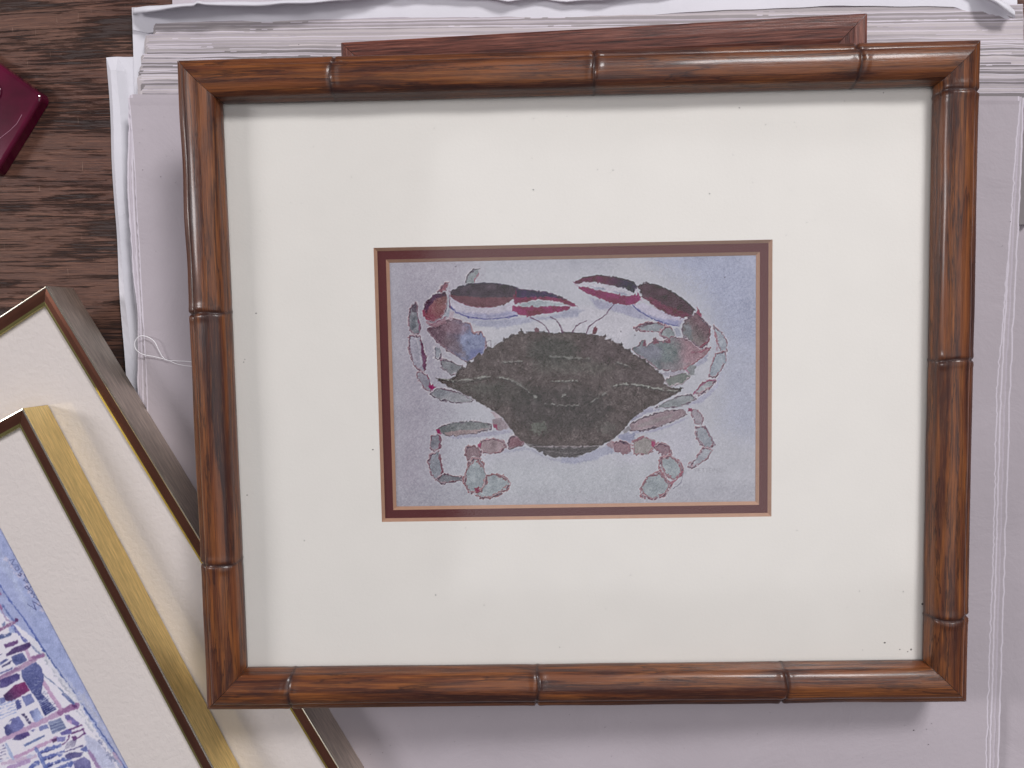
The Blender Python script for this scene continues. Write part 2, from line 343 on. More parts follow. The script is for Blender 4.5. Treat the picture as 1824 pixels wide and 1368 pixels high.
# ------------------------------------------------------------------ generic mitred rail
def set_attr(me, name, arr, typ='FLOAT_VECTOR'):
    a = me.attributes.new(name, typ, 'POINT'); a.data.foreach_set('vector' if typ == 'FLOAT_VECTOR' else 'value', np.asarray(arr, np.float32).ravel())
def rail(name, prof, L, side, Wd, Hd, mats, fm, parent, step=.004, disp=None, seed=0, smooth=True, zoff=0):
    """side 0 top,1 right,2 bottom,3 left of a Wd x Hd rectangle centred on the origin (outer size). prof: list of (inset, z)."""
    prof = np.array(prof, float); K = len(prof); n = max(3, int(L / step)); ss = np.linspace(0, L, n + 1)
    e = .00014
    V = []; R = []; G = []
    d = np.r_[0, np.cumsum(np.hypot(*np.diff(prof, axis=0).T))]; vv = d / d[-1]
    for s_ in ss:
        for k in range(K):
            o, z = prof[k]; s2 = min(max(s_, o + e), L - o - e); nd = 0; sg = 0; do = dz = 0
            if disp: do, dz, nd, sg = disp(s2, vv[k], k)
            a = s2 - L / 2; b = o + do; z2 = z + dz
            if side == 0: p = (a, Hd / 2 - b, z2)
            elif side == 1: p = (Wd / 2 - b, -a, z2)
            elif side == 2: p = (-a, -Hd / 2 + b, z2)
            else: p = (-Wd / 2 + b, a, z2)
            V.append(p); R.append((s2 + seed * 1.7, vv[k], nd)); G.append(sg + seed * 3.1)
    F = []; FM = []
    for i in range(n):
        for k in range(K - 1):
            a = i * K + k; F.append((a, a + K, a + K + 1, a + 1)[::-1]); FM.append(fm[k])
        a = i * K; F.append((a, a + K - 1, a + 2 * K - 1, a + K)); FM.append(fm[0])
    for a0, rev in ((0, False), (n * K, True)):
        f = list(range(a0, a0 + K)); F.append(tuple(f[::-1] if rev else f)); FM.append(fm[0])
    o = mesh_obj(name, V, F, None, parent, smooth, mats, FM)
    set_attr(o.data, 'rail', R); set_attr(o.data, 'seg', G, 'FLOAT')
    return o
def frame_mat(M, parent_name):
    o = empty(parent_name, M); return o
def slab(name, x0, x1, y0, y1, z0, z1, mtop, mside, parent):
    V = [(x, y, z) for z in (z0, z1) for y in (y0, y1) for x in (x0, x1)]
    return mesh_obj(name, V, [(0, 2, 3, 1), (4, 5, 7, 6), (0, 1, 5, 4), (2, 6, 7, 3), (0, 4, 6, 2), (1, 3, 7, 5)], None, parent, False, [mside, mtop], [0, 1, 0, 0, 0, 0])
def window_board(name, X, Y, wx0, wx1, wy0, wy1, bev, zt, th, mat, matb, parent):
    """board filling |x|<X,|y|<Y with a bevelled window wx0..wx1, wy0..wy1 at its top face; returns board and bevel"""
    o = [(-X, -Y), (X, -Y), (X, Y), (-X, Y)]; w = [(wx0, wy0), (wx1, wy0), (wx1, wy1), (wx0, wy1)]
    i = [(wx0 + bev, wy0 + bev), (wx1 - bev, wy0 + bev), (wx1 - bev, wy1 - bev), (wx0 + bev, wy1 - bev)]
    V = [(a, b, zt) for a, b in o] + [(a, b, zt) for a, b in w] + [(a, b, zt - th) for a, b in o]
    F = []
    for k in range(4):
        k2 = (k + 1) % 4; F += [(k, k2, 4 + k2, 4 + k), (8 + k, 8 + k2, k2, k)]
    b = mesh_obj(name, V, F, mat, parent)
    V = [(a, c, zt) for a, c in w] + [(a, c, zt - th) for a, c in i]
    bv = mesh_obj('mat_bevel', V, [(k, (k + 1) % 4, 4 + (k + 1) % 4, 4 + k) for k in range(4)], matb, b)
    return b

# ------------------------------------------------------------------ painter: strokes and washes on a pixel sheet
class Canvas:
    def __init__(s, x0, y0, x1, y1, base, seed=0):
        s.x0, s.y0 = x0, y0; s.w, s.h = x1 - x0, y1 - y0
        s.c = np.zeros((s.h, s.w, 3)) + np.array(base, float); s.r = np.random.default_rng(seed)
        s.n1 = s.noise(3.0); s.n2 = s.noise(3.0); s.n3 = s.noise(9.0); s.n4 = s.noise(28.0); s.n5 = s.noise(1.3)
        s.Y, s.X = np.mgrid[0:s.h, 0:s.w].astype(float); s.X += x0; s.Y += y0
    def noise(s, sc):                             # value noise, mean 0, about unit size
        gh, gw = int(s.h / sc) + 4, int(s.w / sc) + 4; g = s.r.normal(0, 1, (gh, gw))
        y = np.arange(s.h) / sc; x = np.arange(s.w) / sc; yi = y.astype(int); xi = x.astype(int)
        fy = (y - yi)[:, None]; fx = (x - xi)[None]; fy = fy * fy * (3 - 2 * fy); fx = fx * fx * (3 - 2 * fx)
        a = g[yi][:, xi]; b = g[yi][:, xi + 1]; c = g[yi + 1][:, xi]; d = g[yi + 1][:, xi + 1]
        return (a * (1 - fx) + b * fx) * (1 - fy) + (c * (1 - fx) + d * fx) * fy
    def _box(s, pts, m):
        x0 = max(int(pts[:, 0].min() - m) - s.x0, 0); x1 = min(int(pts[:, 0].max() + m) + 2 - s.x0, s.w)
        y0 = max(int(pts[:, 1].min() - m) - s.y0, 0); y1 = min(int(pts[:, 1].max() + m) + 2 - s.y0, s.h)
        return x0, x1, y0, y1
    def _dist(s, X, Y, pts, closed):
        d = np.full(X.shape, 1e9); n = len(pts)
        for k in range(n if closed else n - 1):
            a = pts[k]; b = pts[(k + 1) % n]; v = b - a; L = v @ v + 1e-9
            t = np.clip(((X - a[0]) * v[0] + (Y - a[1]) * v[1]) / L, 0, 1)
            d = np.minimum(d, (X - a[0] - t * v[0]) ** 2 + (Y - a[1] - t * v[1]) ** 2)
        return np.sqrt(d)
    def poly(s, pts, col, a=1.0, jit=.8, soft=.7, col2=None, axis=None, mott=6., dark=0.0):
        """wash: col2 + axis ((x,y),(x,y)) blends from col to col2; dark = edge darkening as pigment pools"""
        pts = np.array(pts, float); x0, x1, y0, y1 = s._box(pts, 4)
        if x1 <= x0 or y1 <= y0: return
        sl = (slice(y0, y1), slice(x0, x1)); X = s.X[sl] + s.n1[sl] * jit; Y = s.Y[sl] + s.n2[sl] * jit
        d = s._dist(X, Y, pts, True); ins = np.zeros(X.shape, bool); n = len(pts)
        for k in range(n):
            xa, ya = pts[k]; xb, yb = pts[(k + 1) % n]
            if ya == yb: continue
            c = ((ya > Y) != (yb > Y)) & (X < (xb - xa) * (Y - ya) / (yb - ya) + xa); ins ^= c
        sd = np.where(ins, -d, d); cov = np.clip(.5 - sd / (2 * soft), 0, 1) * a
        C = np.zeros(X.shape + (3,)) + np.array(col, float)
        if col2 is not None:
            (ax, ay), (bx, by) = axis; L = (bx - ax) ** 2 + (by - ay) ** 2
            t = np.clip(((s.X[sl] - ax) * (bx - ax) + (s.Y[sl] - ay) * (by - ay)) / L + s.n3[sl] * .12, 0, 1)[..., None]
            C = C * (1 - t) + np.array(col2, float) * t
        C = C + (s.n3[sl] * mott * 1.1 + s.n5[sl] * mott * 1.0 + s.n1[sl] * mott * .5)[..., None]
        if dark: C = C - (dark * np.exp(-np.abs(sd) / 1.6))[..., None]
        s.c[sl] = s.c[sl] * (1 - cov[..., None]) + C * cov[..., None]
    def stroke(s, pts, w, col, a=1.0, jit=.6, broken=.35, closed=False):
        pts = np.array(pts, float); x0, x1, y0, y1 = s._box(pts, w + 4)
        if x1 <= x0 or y1 <= y0: return
        sl = (slice(y0, y1), slice(x0, x1)); X = s.X[sl] + s.n1[sl] * jit; Y = s.Y[sl] + s.n2[sl] * jit
        d = s._dist(X, Y, pts, closed); ww = w / 2 * (1 + broken * s.n3[sl])
        cov = np.clip(ww - d + .5, 0, 1) * a * np.clip(1 + broken * 1.3 * s.n1[sl], 0, 1)
        s.c[sl] = s.c[sl] * (1 - cov[..., None]) + (np.array(col, float) + (s.n5[sl] * 5)[..., None]) * cov[..., None]
    def sample(s, px, py):
        u = np.abs(px - s.x0); v = np.abs(py - s.y0); u = np.minimum(u, 2 * (s.w - 1) - u); v = np.minimum(v, 2 * (s.h - 1) - v)
        u = np.clip(u, 0, s.w - 1.001); v = np.clip(v, 0, s.h - 1.001); i = u.astype(int); j = v.astype(int); fu = (u - i)[:, None]; fv = (v - j)[:, None]
        c = s.c; return (c[j, i] * (1 - fu) + c[j, i + 1] * fu) * (1 - fv) + (c[j + 1, i] * (1 - fu) + c[j + 1, i + 1] * fu) * fv
def painted_sheet(name, x0, x1, y0, y1, z, n, m, T, canvas, mat, parent, veil, gain):
    xs = np.linspace(x0, x1, n); ys = np.linspace(y0, y1, m); X, Y = np.meshgrid(xs, ys)
    V = np.stack([X.ravel(), Y.ravel(), np.full(X.size, z)], 1); Wd = V @ T[:3, :3].T + T[:3, 3]
    px, py = proj(Wd); c = canvas.sample(px, py)
    a = np.clip((lin(np.clip(c, 0, 255)) - veil) * gain, .004, .92)
    me = bpy.data.meshes.new(name); me.vertices.add(len(V)); me.vertices.foreach_set('co', V.astype(np.float32).ravel())
    idx = np.arange(n * m).reshape(m, n); q = np.stack([idx[:-1, :-1], idx[:-1, 1:], idx[1:, 1:], idx[1:, :-1]], -1).reshape(-1, 4)
    me.loops.add(q.size); me.loops.foreach_set('vertex_index', q.ravel().astype(np.int32)); me.polygons.add(len(q))
    me.polygons.foreach_set('loop_start', np.arange(0, q.size, 4, dtype=np.int32)); me.update(calc_edges=True)
    at = me.attributes.new('paint', 'FLOAT_COLOR', 'POINT'); at.data.foreach_set('color', np.c_[a, np.ones(len(a))].astype(np.float32).ravel())
    me.materials.append(mat); o = bpy.data.objects.new(name, me); COL.objects.link(o); o.parent = parent; return o

# ------------------------------------------------------------------ the crab watercolour
VEIL = np.array([.034, .033, .036]); GAIN = np.array([1.04, .995, .99])
crab = Canvas(690, 430, 1366, 922, (176, 180, 192), 5)
def A_(*q): return [(650 + x / 4.8, 420 + y / 4.8) for x, y in q]
def B_(*q): return [(1000 + x / 4.8, 420 + y / 4.8) for x, y in q]
def C_(*q): return [(650 + x / 4.8, 660 + y / 4.8) for x, y in q]
def D_(*q): return [(1000 + x / 4.8, 660 + y / 4.8) for x, y in q]
def E_(*q): return [(860 + x / 8.29, 560 + y / 8.29) for x, y in q]
def wash(c, pts, col, a, soft=14, jit=6): c.poly(pts, col, a, jit, soft, mott=2)
def paint_crab(c):
    # background washes
    wash(c, [(690, 430), (860, 430), (800, 700), (760, 930), (690, 930)], (164, 160, 176), .7, 40)
    wash(c, [(1120, 430), (1366, 430), (1366, 640), (1300, 590), (1230, 500)], (150, 160, 192), .75, 30)
    wash(c, [(1270, 560), (1366, 500), (1366, 800), (1290, 760)], (156, 164, 190), .6, 24)
    wash(c, [(860, 430), (1120, 430), (1080, 480), (880, 480)], (162, 166, 182), .6, 16)
    wash(c, [(690, 870), (1366, 860), (1366, 922), (690, 922)], (160, 163, 176), .5, 12)
    wash(c, [(800, 820), (1160, 830), (1150, 890), (840, 890)], (176, 184, 192), .5, 18)
    wash(c, A_((880, 780), (1300, 770), (1800, 700), (1824, 820), (1300, 800), (1050, 930), (950, 850)), (186, 188, 198), .7, 6, 2)
    wash(c, B_((0, 620), (300, 600), (620, 700), (620, 780), (560, 940), (300, 830), (0, 820)), (186, 186, 198), .7, 6, 2)
    wash(c, C_((700, 560), (1250, 530), (1240, 700), (1000, 880), (700, 860)), (178, 182, 196), .6, 8, 2)
    wash(c, D_((450, 740), (900, 520), (1080, 420), (1150, 620), (1080, 740), (1040, 800), (800, 700), (620, 800)), (182, 184, 200), .6, 8, 2)
    c.c += (c.n5 * 3.4 + c.n1 * 2.6 + c.n4 * 2.0)[..., None] * np.array([1, 1, .95])
    SH = (138, 142, 172)
    # blue cast shadows painted by the artist (flat pigment of the watercolour)
    c.poly(A_((880, 715), (1100, 725), (1350, 700), (1550, 690), (1824, 630), (1824, 690), (1500, 715), (1300, 765), (1150, 790), (950, 770)), (146, 151, 178), .75, 1.2, 2)
    c.poly(B_((0, 640), (130, 615), (200, 640), (80, 690), (0, 700)), (150, 155, 178), .7, 1, 2)
    c.poly(B_((240, 530), (420, 575), (620, 600), (700, 650), (760, 720), (620, 700), (450, 640), (300, 620)), (148, 150, 180), .75, 1.2, 2)
    c.poly(C_((700, 560), (1080, 520), (1240, 500), (1260, 530), (1080, 560), (760, 585)), (148, 150, 176), .7, 1, 1.5)
    c.poly(C_((990, 720), (1210, 665), (1360, 650), (1480, 690), (1550, 745), (1824, 760), (1824, 790), (1620, 780), (1400, 680), (1200, 700)), (150, 155, 178), .7, 1.2, 1.6)
    c.poly(D_((0, 750), (180, 730), (300, 670), (430, 640), (620, 720), (440, 700), (300, 760), (120, 800), (0, 790)), (146, 152, 178), .75, 1.3, 1.6)
    c.poly(D_((600, 520), (900, 470), (1080, 400), (1040, 430), (820, 520), (640, 540)), (146, 148, 180), .7, 1, 1.5)
    c.poly(D_((480, 560), (560, 530), (640, 540), (600, 620), (500, 600)), (128, 134, 168), .75, 1, 1)
    c.poly(D_((600, 400), (720, 310), (860, 330), (720, 370), (600, 440)), (146, 148, 174), .8, .8, 1)
    c.poly(D_((1150, 250), (1270, 170), (1380, 0), (1330, 150), (1200, 280), (1060, 300)), (152, 155, 186), .6, 1, 1.5)
    c.poly(B_((1140, 1080), (1260, 1000), (1240, 1080), (1150, 1120)), (150, 154, 180), .7, 1, 1.5)
    def seg(pts, fill, out, w=2.0, a=1.0, halo=True, ink=(84, 72, 92), mott=7, fill2=None, ax=None, inkw=1.0):
        if halo: c.stroke(pts, w + 3.4, (196, 194, 202), .75, .9, .4, True)
        c.poly(pts, fill, a, .8, .8, fill2, ax, mott=mott)
        if out is not None: c.stroke(pts, w * 1.2 + .5, tuple(v * k for v, k in zip(out, (.92, .84, .86))), .95, 1.1, .5, True)
        if inkw: c.stroke([(x + .5, y + .8) for x, y in pts], inkw + .4, ink, .8, 1.0, .8, True)
        c.stroke([(x - .4, y - 1.2) for x, y in pts], .9, (204, 200, 206), .5, 1.2, .9, True)
    GR = (140, 146, 156); GR2 = (146, 158, 166); PK = (150, 106, 122); BR = (128, 102, 112)
    # ---- left legs
    seg(A_((400, 590), (430, 570), (450, 595), (440, 660), (465, 720), (475, 790), (455, 845), (410, 838), (382, 800), (372, 720), (385, 640)), (130, 134, 144), PK, 1.6)
    c.poly(A_((400, 600), (430, 572), (448, 600), (436, 660), (400, 650)), (84, 74, 88), .8); c.poly(A_((395, 720), (430, 690), (440, 780), (400, 800)), (100, 106, 116), .6)
    c.stroke(A_((450, 690), (470, 760), (462, 840)), 2.6, (134, 90, 118), .8)
    seg(A_((385, 850), (470, 860), (490, 940), (520, 1040), (520, 1150), (490, 1160), (430, 1120), (400, 1050), (375, 950)), (156, 156, 172), PK, 1.7)
    c.poly(A_((472, 870), (490, 930), (522, 1040), (522, 1150), (500, 1140), (488, 1040), (478, 940)), (104, 62, 92), .85); c.stroke(A_((430, 850), (462, 940), (480, 1080)), 1.2, (186, 186, 196), .8)
    seg(A_((440, 1170), (490, 1165), (540, 1200), (570, 1290), (560, 1340), (500, 1290), (450, 1220)), (146, 146, 160), PK, 1.6)
    c.stroke(A_((535, 1190), (560, 1280)), 2.6, (130, 50, 92), .85)
    seg(C_((560, 200), (620, 152), (740, 170), (850, 210), (930, 250), (900, 270), (780, 275), (640, 250)), (142, 146, 154), (112, 108, 122), 1.2)
    c.poly(C_((590, 190), (640, 165), (740, 180), (690, 220), (600, 215)), (120, 126, 138), .5)
    c.stroke(C_((650, 150), (780, 190)), 1.6, (110, 80, 100), .7)
    for p in (A_((575, 1300))[0],): c.poly([(p[0] - 6, p[1] - 3), (p[0], p[1] - 5), (p[0] + 6, p[1]), (p[0] + 1, p[1] + 4), (p[0] - 3, p[1] + 5)], (150, 34, 96), .85, 1.5)
    seg(A_((640, 1050), (720, 1070), (800, 1105), (835, 1115), (800, 1180), (740, 1190), (655, 1125)), (122, 126, 134), (110, 92, 108), 1.4); c.stroke(A_((636, 1010), (648, 1060)), 3, (140, 70, 100), .8)
    seg(A_((600, 950), (640, 955), (650, 1000), (640, 1045), (600, 1050)), (140, 146, 158), None)
    seg(C_((620, 500), (680, 465), (800, 440), (950, 435), (1080, 460), (1075, 500), (950, 530), (800, 552), (680, 555)), (118, 124, 128), (120, 112, 124), 1.2)
    c.poly(C_((680, 530), (820, 510), (960, 505), (1060, 490), (950, 530), (800, 550), (690, 552)), (158, 138, 142), .85)
    c.stroke(C_((740, 450), (860, 440), (930, 445)), 3.5, (108, 112, 118), .5)
    for k in range(9): x = 820 + k * 27; c.stroke(C_((x, 440), (x + 6, 405 + (k % 3) * 8)), .7, (120, 124, 138), .6)
    c.poly(C_((1085, 420), (1150, 400), (1210, 440), (1235, 490), (1150, 515), (1100, 490)), (132, 118, 128), .9); c.poly(C_((1070, 350), (1110, 350), (1170, 400), (1120, 410)), (168, 150, 160), .8)
    seg(C_((570, 560), (615, 545), (650, 565), (648, 655), (600, 690), (557, 660)), (136, 138, 150), PK, 1.6); c.stroke(C_((640, 560), (640, 660)), 3.6, (130, 84, 104), .8)
    seg(C_((562, 720), (630, 692), (640, 750), (665, 850), (655, 890), (600, 935), (562, 880), (545, 780)), (140, 146, 158), PK, 2.2); c.stroke(C_((640, 710), (648, 800), (668, 870)), 3.2, (128, 84, 100), .85)
    seg(C_((612, 930), (680, 885), (760, 905), (832, 908), (832, 935), (740, 955), (650, 962)), (124, 128, 138), (128, 96, 108), 1.8)
    for p, r in ((C_((630, 525))[0], 6), (C_((1112, 480))[0], 6.5)): c.poly([(p[0] - r * .7, p[1] - r * .8), (p[0] + r * .3, p[1] - r * .6), (p[0] + r * .8, p[1] + r * .8), (p[0] - r * .3, p[1] + r * .4)], (146, 38, 88), .9, 1.2)
    seg(C_((1215, 650), (1240, 570), (1300, 552), (1358, 612), (1352, 640), (1240, 668)), (122, 84, 98), (96, 58, 78), 1.6)
    seg(C_((985, 640), (1000, 598), (1100, 585), (1180, 610), (1208, 650), (1150, 700), (1050, 715), (992, 690)), (148, 130, 138), (146, 96, 108), 2.4)
    seg(C_((860, 720), (870, 660), (930, 640), (990, 680), (980, 740), (885, 760)), (134, 112, 122), (134, 88, 98), 2.4)
    seg(C_((895, 785), (930, 752), (980, 762), (1018, 840), (1038, 900), (1000, 1000), (950, 1040), (895, 1040), (852, 960), (862, 880)), GR2, (152, 108, 116), 3.6)
    seg(C_((1042, 895), (1140, 890), (1205, 920), (1230, 962), (1205, 1010), (1130, 1062), (1070, 1092), (990, 1085), (945, 1055), (1000, 1020), (1030, 960)), GR2, (152, 106, 112), 3.8)
    p = C_((960, 1020))[0]; c.poly([(p[0] - 5, p[1] - 3), (p[0] + 3, p[1] - 5), (p[0] + 5, p[1] + 3), (p[0] - 2, p[1] + 6)], (134, 36, 76), .95); p = C_((978, 640))[0]; c.poly([(p[0] - 3, p[1] - 3), (p[0] + 3, p[1] - 4), (p[0] + 3, p[1] + 4), (p[0] - 3, p[1] + 4)], (150, 36, 86), .9)
    # ---- right legs
    seg(B_((1300, 768), (1360, 820), (1412, 890), (1415, 985), (1380, 1000), (1345, 950), (1325, 860)), (150, 160, 174), PK, 1.8); c.stroke(B_((1320, 830), (1332, 900), (1330, 980)), 3.6, (158, 112, 126), .8)
    seg(B_((1320, 1010), (1400, 990), (1412, 1050), (1372, 1130), (1320, 1205), (1263, 1200), (1285, 1100)), (146, 158, 172), PK, 1.8); c.stroke(B_((1315, 1010), (1280, 1110), (1262, 1195)), 3.2, (150, 110, 126), .8)
    seg(D_((1150, 180), (1200, 110), (1270, 78), (1312, 90), (1270, 150), (1170, 212)), (152, 158, 166), PK, 2.2); c.stroke(D_((1130, 200), (1180, 140), (1250, 85), (1310, 80)), 3.4, (140, 66, 104), .8)
    seg(D_((800, 318), (900, 262), (1000, 217), (1120, 210), (1150, 240), (1060, 290), (930, 318)), (134, 142, 148), (110, 100, 118), 1.3)
    seg(D_((590, 460), (700, 400), (850, 352), (1040, 330), (1072, 370), (960, 430), (820, 480), (700, 512), (590, 512)), (148, 130, 140), (96, 80, 96), 1.5)
    c.poly(D_((640, 470), (800, 410), (960, 370), (940, 400), (780, 460), (660, 490)), (138, 136, 138), .5)
    c.poly(D_((520, 520), (580, 470), (590, 510), (540, 540)), (124, 122, 130), .8)
    seg(D_((1100, 340), (1160, 332), (1212, 400), (1200, 460), (1145, 452)), (152, 146, 158), PK, 2)
    p = D_((1102, 335))[0]; c.poly([(p[0] - 3, p[1] - 4), (p[0] + 4, p[1] - 3), (p[0] + 3, p[1] + 4), (p[0] - 4, p[1] + 3)], (130, 34, 82), .95, 1)
    seg(D_((1150, 482), (1220, 480), (1270, 560), (1306, 640), (1270, 660), (1200, 640), (1160, 570)), (144, 152, 164), PK, 2.2); c.stroke(D_((1230, 480), (1275, 560), (1315, 640)), 3, (100, 66, 90), .8)
    seg(D_((1212, 662), (1285, 680), (1250, 750), (1180, 800), (1110, 828), (1092, 812), (1150, 760)), (158, 164, 176), (150, 106, 122), 2.4)
    seg(D_((442, 622), (500, 600), (590, 630), (590, 690), (530, 710), (462, 682)), (136, 108, 120), (148, 100, 114), 2.6); c.stroke(D_((500, 605), (560, 625)), 3, (74, 52, 78), .8)
    c.poly(D_((380, 640), (430, 590), (455, 640), (440, 670)), (150, 122, 132), .8)
    seg(D_((612, 612), (700, 572), (788, 602), (780, 680), (720, 720), (622, 710)), (146, 142, 142), (158, 112, 122), 3.4); c.stroke(D_((610, 600), (700, 565), (790, 595)), 3.4, (142, 92, 106), .8)
    seg(D_((792, 652), (850, 625), (920, 650), (942, 710), (862, 718)), (134, 108, 122), (142, 92, 108), 2.6)
    p = D_((788, 630))[0]; c.poly([(p[0] - 3, p[1] - 5), (p[0] + 4, p[1] - 2), (p[0] + 1, p[1] + 5), (p[0] - 4, p[1] + 3)], (150, 44, 92), .9, 1)
    seg(D_((850, 750), (930, 732), (1000, 780), (1035, 840), (1020, 900), (960, 930), (885, 890), (850, 830)), GR2, (158, 112, 124), 4.0)
    seg(D_((680, 1000), (740, 910), (840, 868), (895, 935), (935, 975), (880, 1068), (780, 1098), (692, 1072)), GR2, (158, 110, 122), 4.0)
    c.stroke(D_((940, 960), (990, 930), (1030, 870)), 4.2, (154, 84, 104), .85); c.stroke(D_((1030, 850), (1048, 860), (1020, 960), (960, 1010)), 1.2, (80, 74, 100), .6)
    # ---- left arm
    seg(A_((530, 800), (620, 760), (740, 700), (830, 730), (900, 760), (912, 820), (975, 845), (992, 818), (1030, 880), (1040, 925), (1030, 960), (1020, 1010), (960, 1040), (900, 1060), (880, 1085), (830, 1060), (740, 1000), (640, 930), (580, 860)), (106, 84, 98), (136, 96, 112), 1.8, fill2=(120, 130, 166), ax=(A_((700, 860))[0], A_((860, 900))[0]), mott=9)
    c.poly(A_((640, 770), (760, 720), (860, 760), (900, 800), (820, 840), (700, 830)), (136, 106, 122), .6, 2, 4); c.poly(A_((700, 850), (800, 900), (880, 1060), (760, 990), (660, 910)), (112, 96, 108), .7, 2, 4)
    c.poly(A_((900, 980), (1020, 960), (990, 1040), (900, 1050)), (104, 110, 166), .6, 1.5, 3)
    c.poly(A_((525, 720), (600, 740), (680, 700), (690, 750), (600, 790), (545, 770)), (150, 114, 128), .85, 1.6); c.poly(A_((690, 640), (760, 650), (760, 720), (700, 710)), (176, 158, 172), .7, 1.5)
    c.stroke(A_((545, 770), (620, 735), (700, 690)), 1.6, (120, 66, 92), .8); c.stroke(A_((900, 750), (930, 830), (995, 815), (1020, 870)), 1.6, (150, 104, 116), .8)
    c.poly(A_((680, 520), (720, 500), (730, 600), (720, 690), (670, 690)), (140, 152, 168), .8, 1)
    seg(A_((500, 620), (530, 560), (600, 502), (690, 482), (702, 540), (692, 640), (650, 700), (590, 735), (530, 715), (500, 680)), (128, 88, 94), None, 1, fill2=(134, 74, 90), ax=(A_((600, 520))[0], A_((540, 700))[0]))
    c.poly(A_((500, 620), (530, 560), (600, 502), (690, 482), (690, 510), (620, 535), (560, 590), (520, 660)), (78, 52, 80), .85, 1.2, 1.5); c.stroke(A_((500, 640), (505, 690), (540, 718)), 3, (150, 60, 90), .8)
    c.poly(A_((600, 560), (670, 540), (680, 620), (620, 680), (570, 660)), (142, 100, 98), .5, 2, 4)
    seg(A_((620, 480), (680, 405), (715, 400), (700, 450), (662, 482)), (134, 84, 100), (160, 110, 124), 1.4)
    seg(A_((858, 405), (880, 340), (930, 290), (985, 283), (962, 300), (975, 330), (940, 370), (930, 412)), (134, 144, 150), None); c.stroke(A_((858, 400), (880, 335), (925, 290), (980, 280)), 1.5, (78, 68, 84), .85); c.stroke(A_((975, 320), (940, 370), (932, 410)), 2.4, (156, 96, 116), .85)
    # palm
    c.poly(A_((735, 500), (800, 560), (900, 605), (1000, 618), (1100, 612), (1200, 592), (1268, 560), (1290, 640), (1312, 680), (1200, 705), (1050, 715), (920, 700), (800, 665), (732, 610)), (176, 174, 192), 1, .7); c.poly(A_((760, 640), (900, 660), (1100, 670), (1290, 640), (1300, 685), (1050, 715), (900, 698), (790, 655)), (134, 138, 178), .75, 1.2, 3)
    c.stroke(A_((728, 600), (780, 655), (900, 700), (1050, 714), (1200, 702), (1305, 682)), 2.4, (66, 66, 140), .85)
    c.poly(A_((728, 490), (850, 500), (1000, 520), (1150, 515), (1295, 510), (1245, 560), (1180, 592), (1080, 612), (1000, 614), (900, 600), (800, 562), (732, 520)), (106, 66, 78), 1, 1); c.stroke(A_((735, 520), (800, 565), (900, 602), (1000, 614), (1090, 610)), 1.8, (124, 48, 78), .8)
    c.poly(A_((725, 475), (800, 440), (900, 410), (1050, 405), (1180, 415), (1300, 448), (1292, 520), (1150, 525), (1000, 530), (850, 515), (735, 508)), (72, 60, 74), 1, 1); c.stroke(A_((790, 442), (900, 410), (1050, 404), (1180, 414), (1300, 446)), 2.6, (48, 32, 66), .9)
    c.stroke(A_((722, 470), (725, 560), (728, 620)), 1.6, (120, 70, 100), .8)
    # fingers
    c.poly(A_((1290, 450), (1400, 460), (1550, 480), (1680, 520), (1770, 570), (1818, 600), (1790, 608), (1740, 592), (1690, 572), (1580, 552), (1480, 545), (1380, 562), (1280, 585), (1270, 540)), (122, 34, 82), 1, .8)
    c.poly(A_((1290, 450), (1400, 460), (1550, 480), (1680, 520), (1720, 545), (1600, 525), (1500, 520), (1400, 530), (1290, 530)), (58, 42, 84), .92, 1.2, 1.2)
    c.poly(A_((1305, 580), (1480, 548), (1590, 556), (1705, 578), (1650, 602), (1480, 608), (1330, 604)), (154, 166, 176), 1, .9); c.stroke(A_((1330, 575), (1480, 548), (1700, 575)), 1.4, (196, 190, 200), .8)
    c.poly(A_((1262, 600), (1330, 606), (1480, 608), (1560, 600), (1650, 602), (1762, 602), (1745, 632), (1660, 655), (1500, 670), (1390, 690), (1310, 672), (1258, 640)), (134, 40, 92), 1, 1.1); c.poly(A_((1380, 640), (1500, 630), (1640, 630), (1500, 665), (1390, 685)), (112, 24, 66), .6, 1.5, 2)
    # ---- right arm
    seg(B_((600, 965), (650, 945), (690, 895), (712, 888), (722, 940), (765, 920), (800, 868), (832, 900), (870, 905), (915, 858), (1040, 880), (1120, 910), (1200, 960), (1278, 955), (1230, 1020), (1150, 1080), (1050, 1140), (950, 1155), (830, 1140), (760, 1090), (700, 1040), (640, 1010)), (112, 120, 128), (140, 100, 114), 1.8, fill2=(146, 116, 128), ax=(B_((900, 960))[0], B_((1080, 940))[0]), mott=9)
    c.poly(B_((640, 960), (760, 930), (860, 960), (840, 1050), (740, 1060), (660, 1010)), (132, 132, 156), .55, 2, 5); c.poly(B_((860, 920), (1000, 920), (1000, 1060), (880, 1090)), (104, 122, 122), .55, 2, 6); c.poly(B_((850, 1080), (1100, 1080), (1000, 1150), (850, 1140)), (126, 120, 128), .6, 2, 3)
    for q in (((690, 940), (712, 890), (722, 940)), ((780, 925), (805, 870), (832, 920)), ((880, 915), (915, 860), (935, 915))): c.poly(B_(*q), (126, 62, 84), .75, 1)
    c.stroke(B_((1110, 1000), (1200, 990), (1275, 955)), 2.4, (140, 64, 92), .75); c.stroke(B_((1270, 960), (1230, 1020), (1150, 1080), (1050, 1140)), 2, (150, 90, 106), .7)
    seg(B_((620, 792), (720, 748), (830, 742), (900, 770), (840, 822), (700, 815)), (134, 142, 152), (150, 84, 104), 2); c.stroke(B_((690, 775), (740, 750), (820, 745)), 2.4, (84, 50, 74), .8)
    seg(B_((842, 852), (880, 790), (930, 772), (972, 850), (900, 880), (860, 860)), (140, 150, 156), (134, 76, 98), 2.6); c.stroke(B_((842, 850), (860, 885), (905, 880)), 1.4, (196, 192, 200), .8)
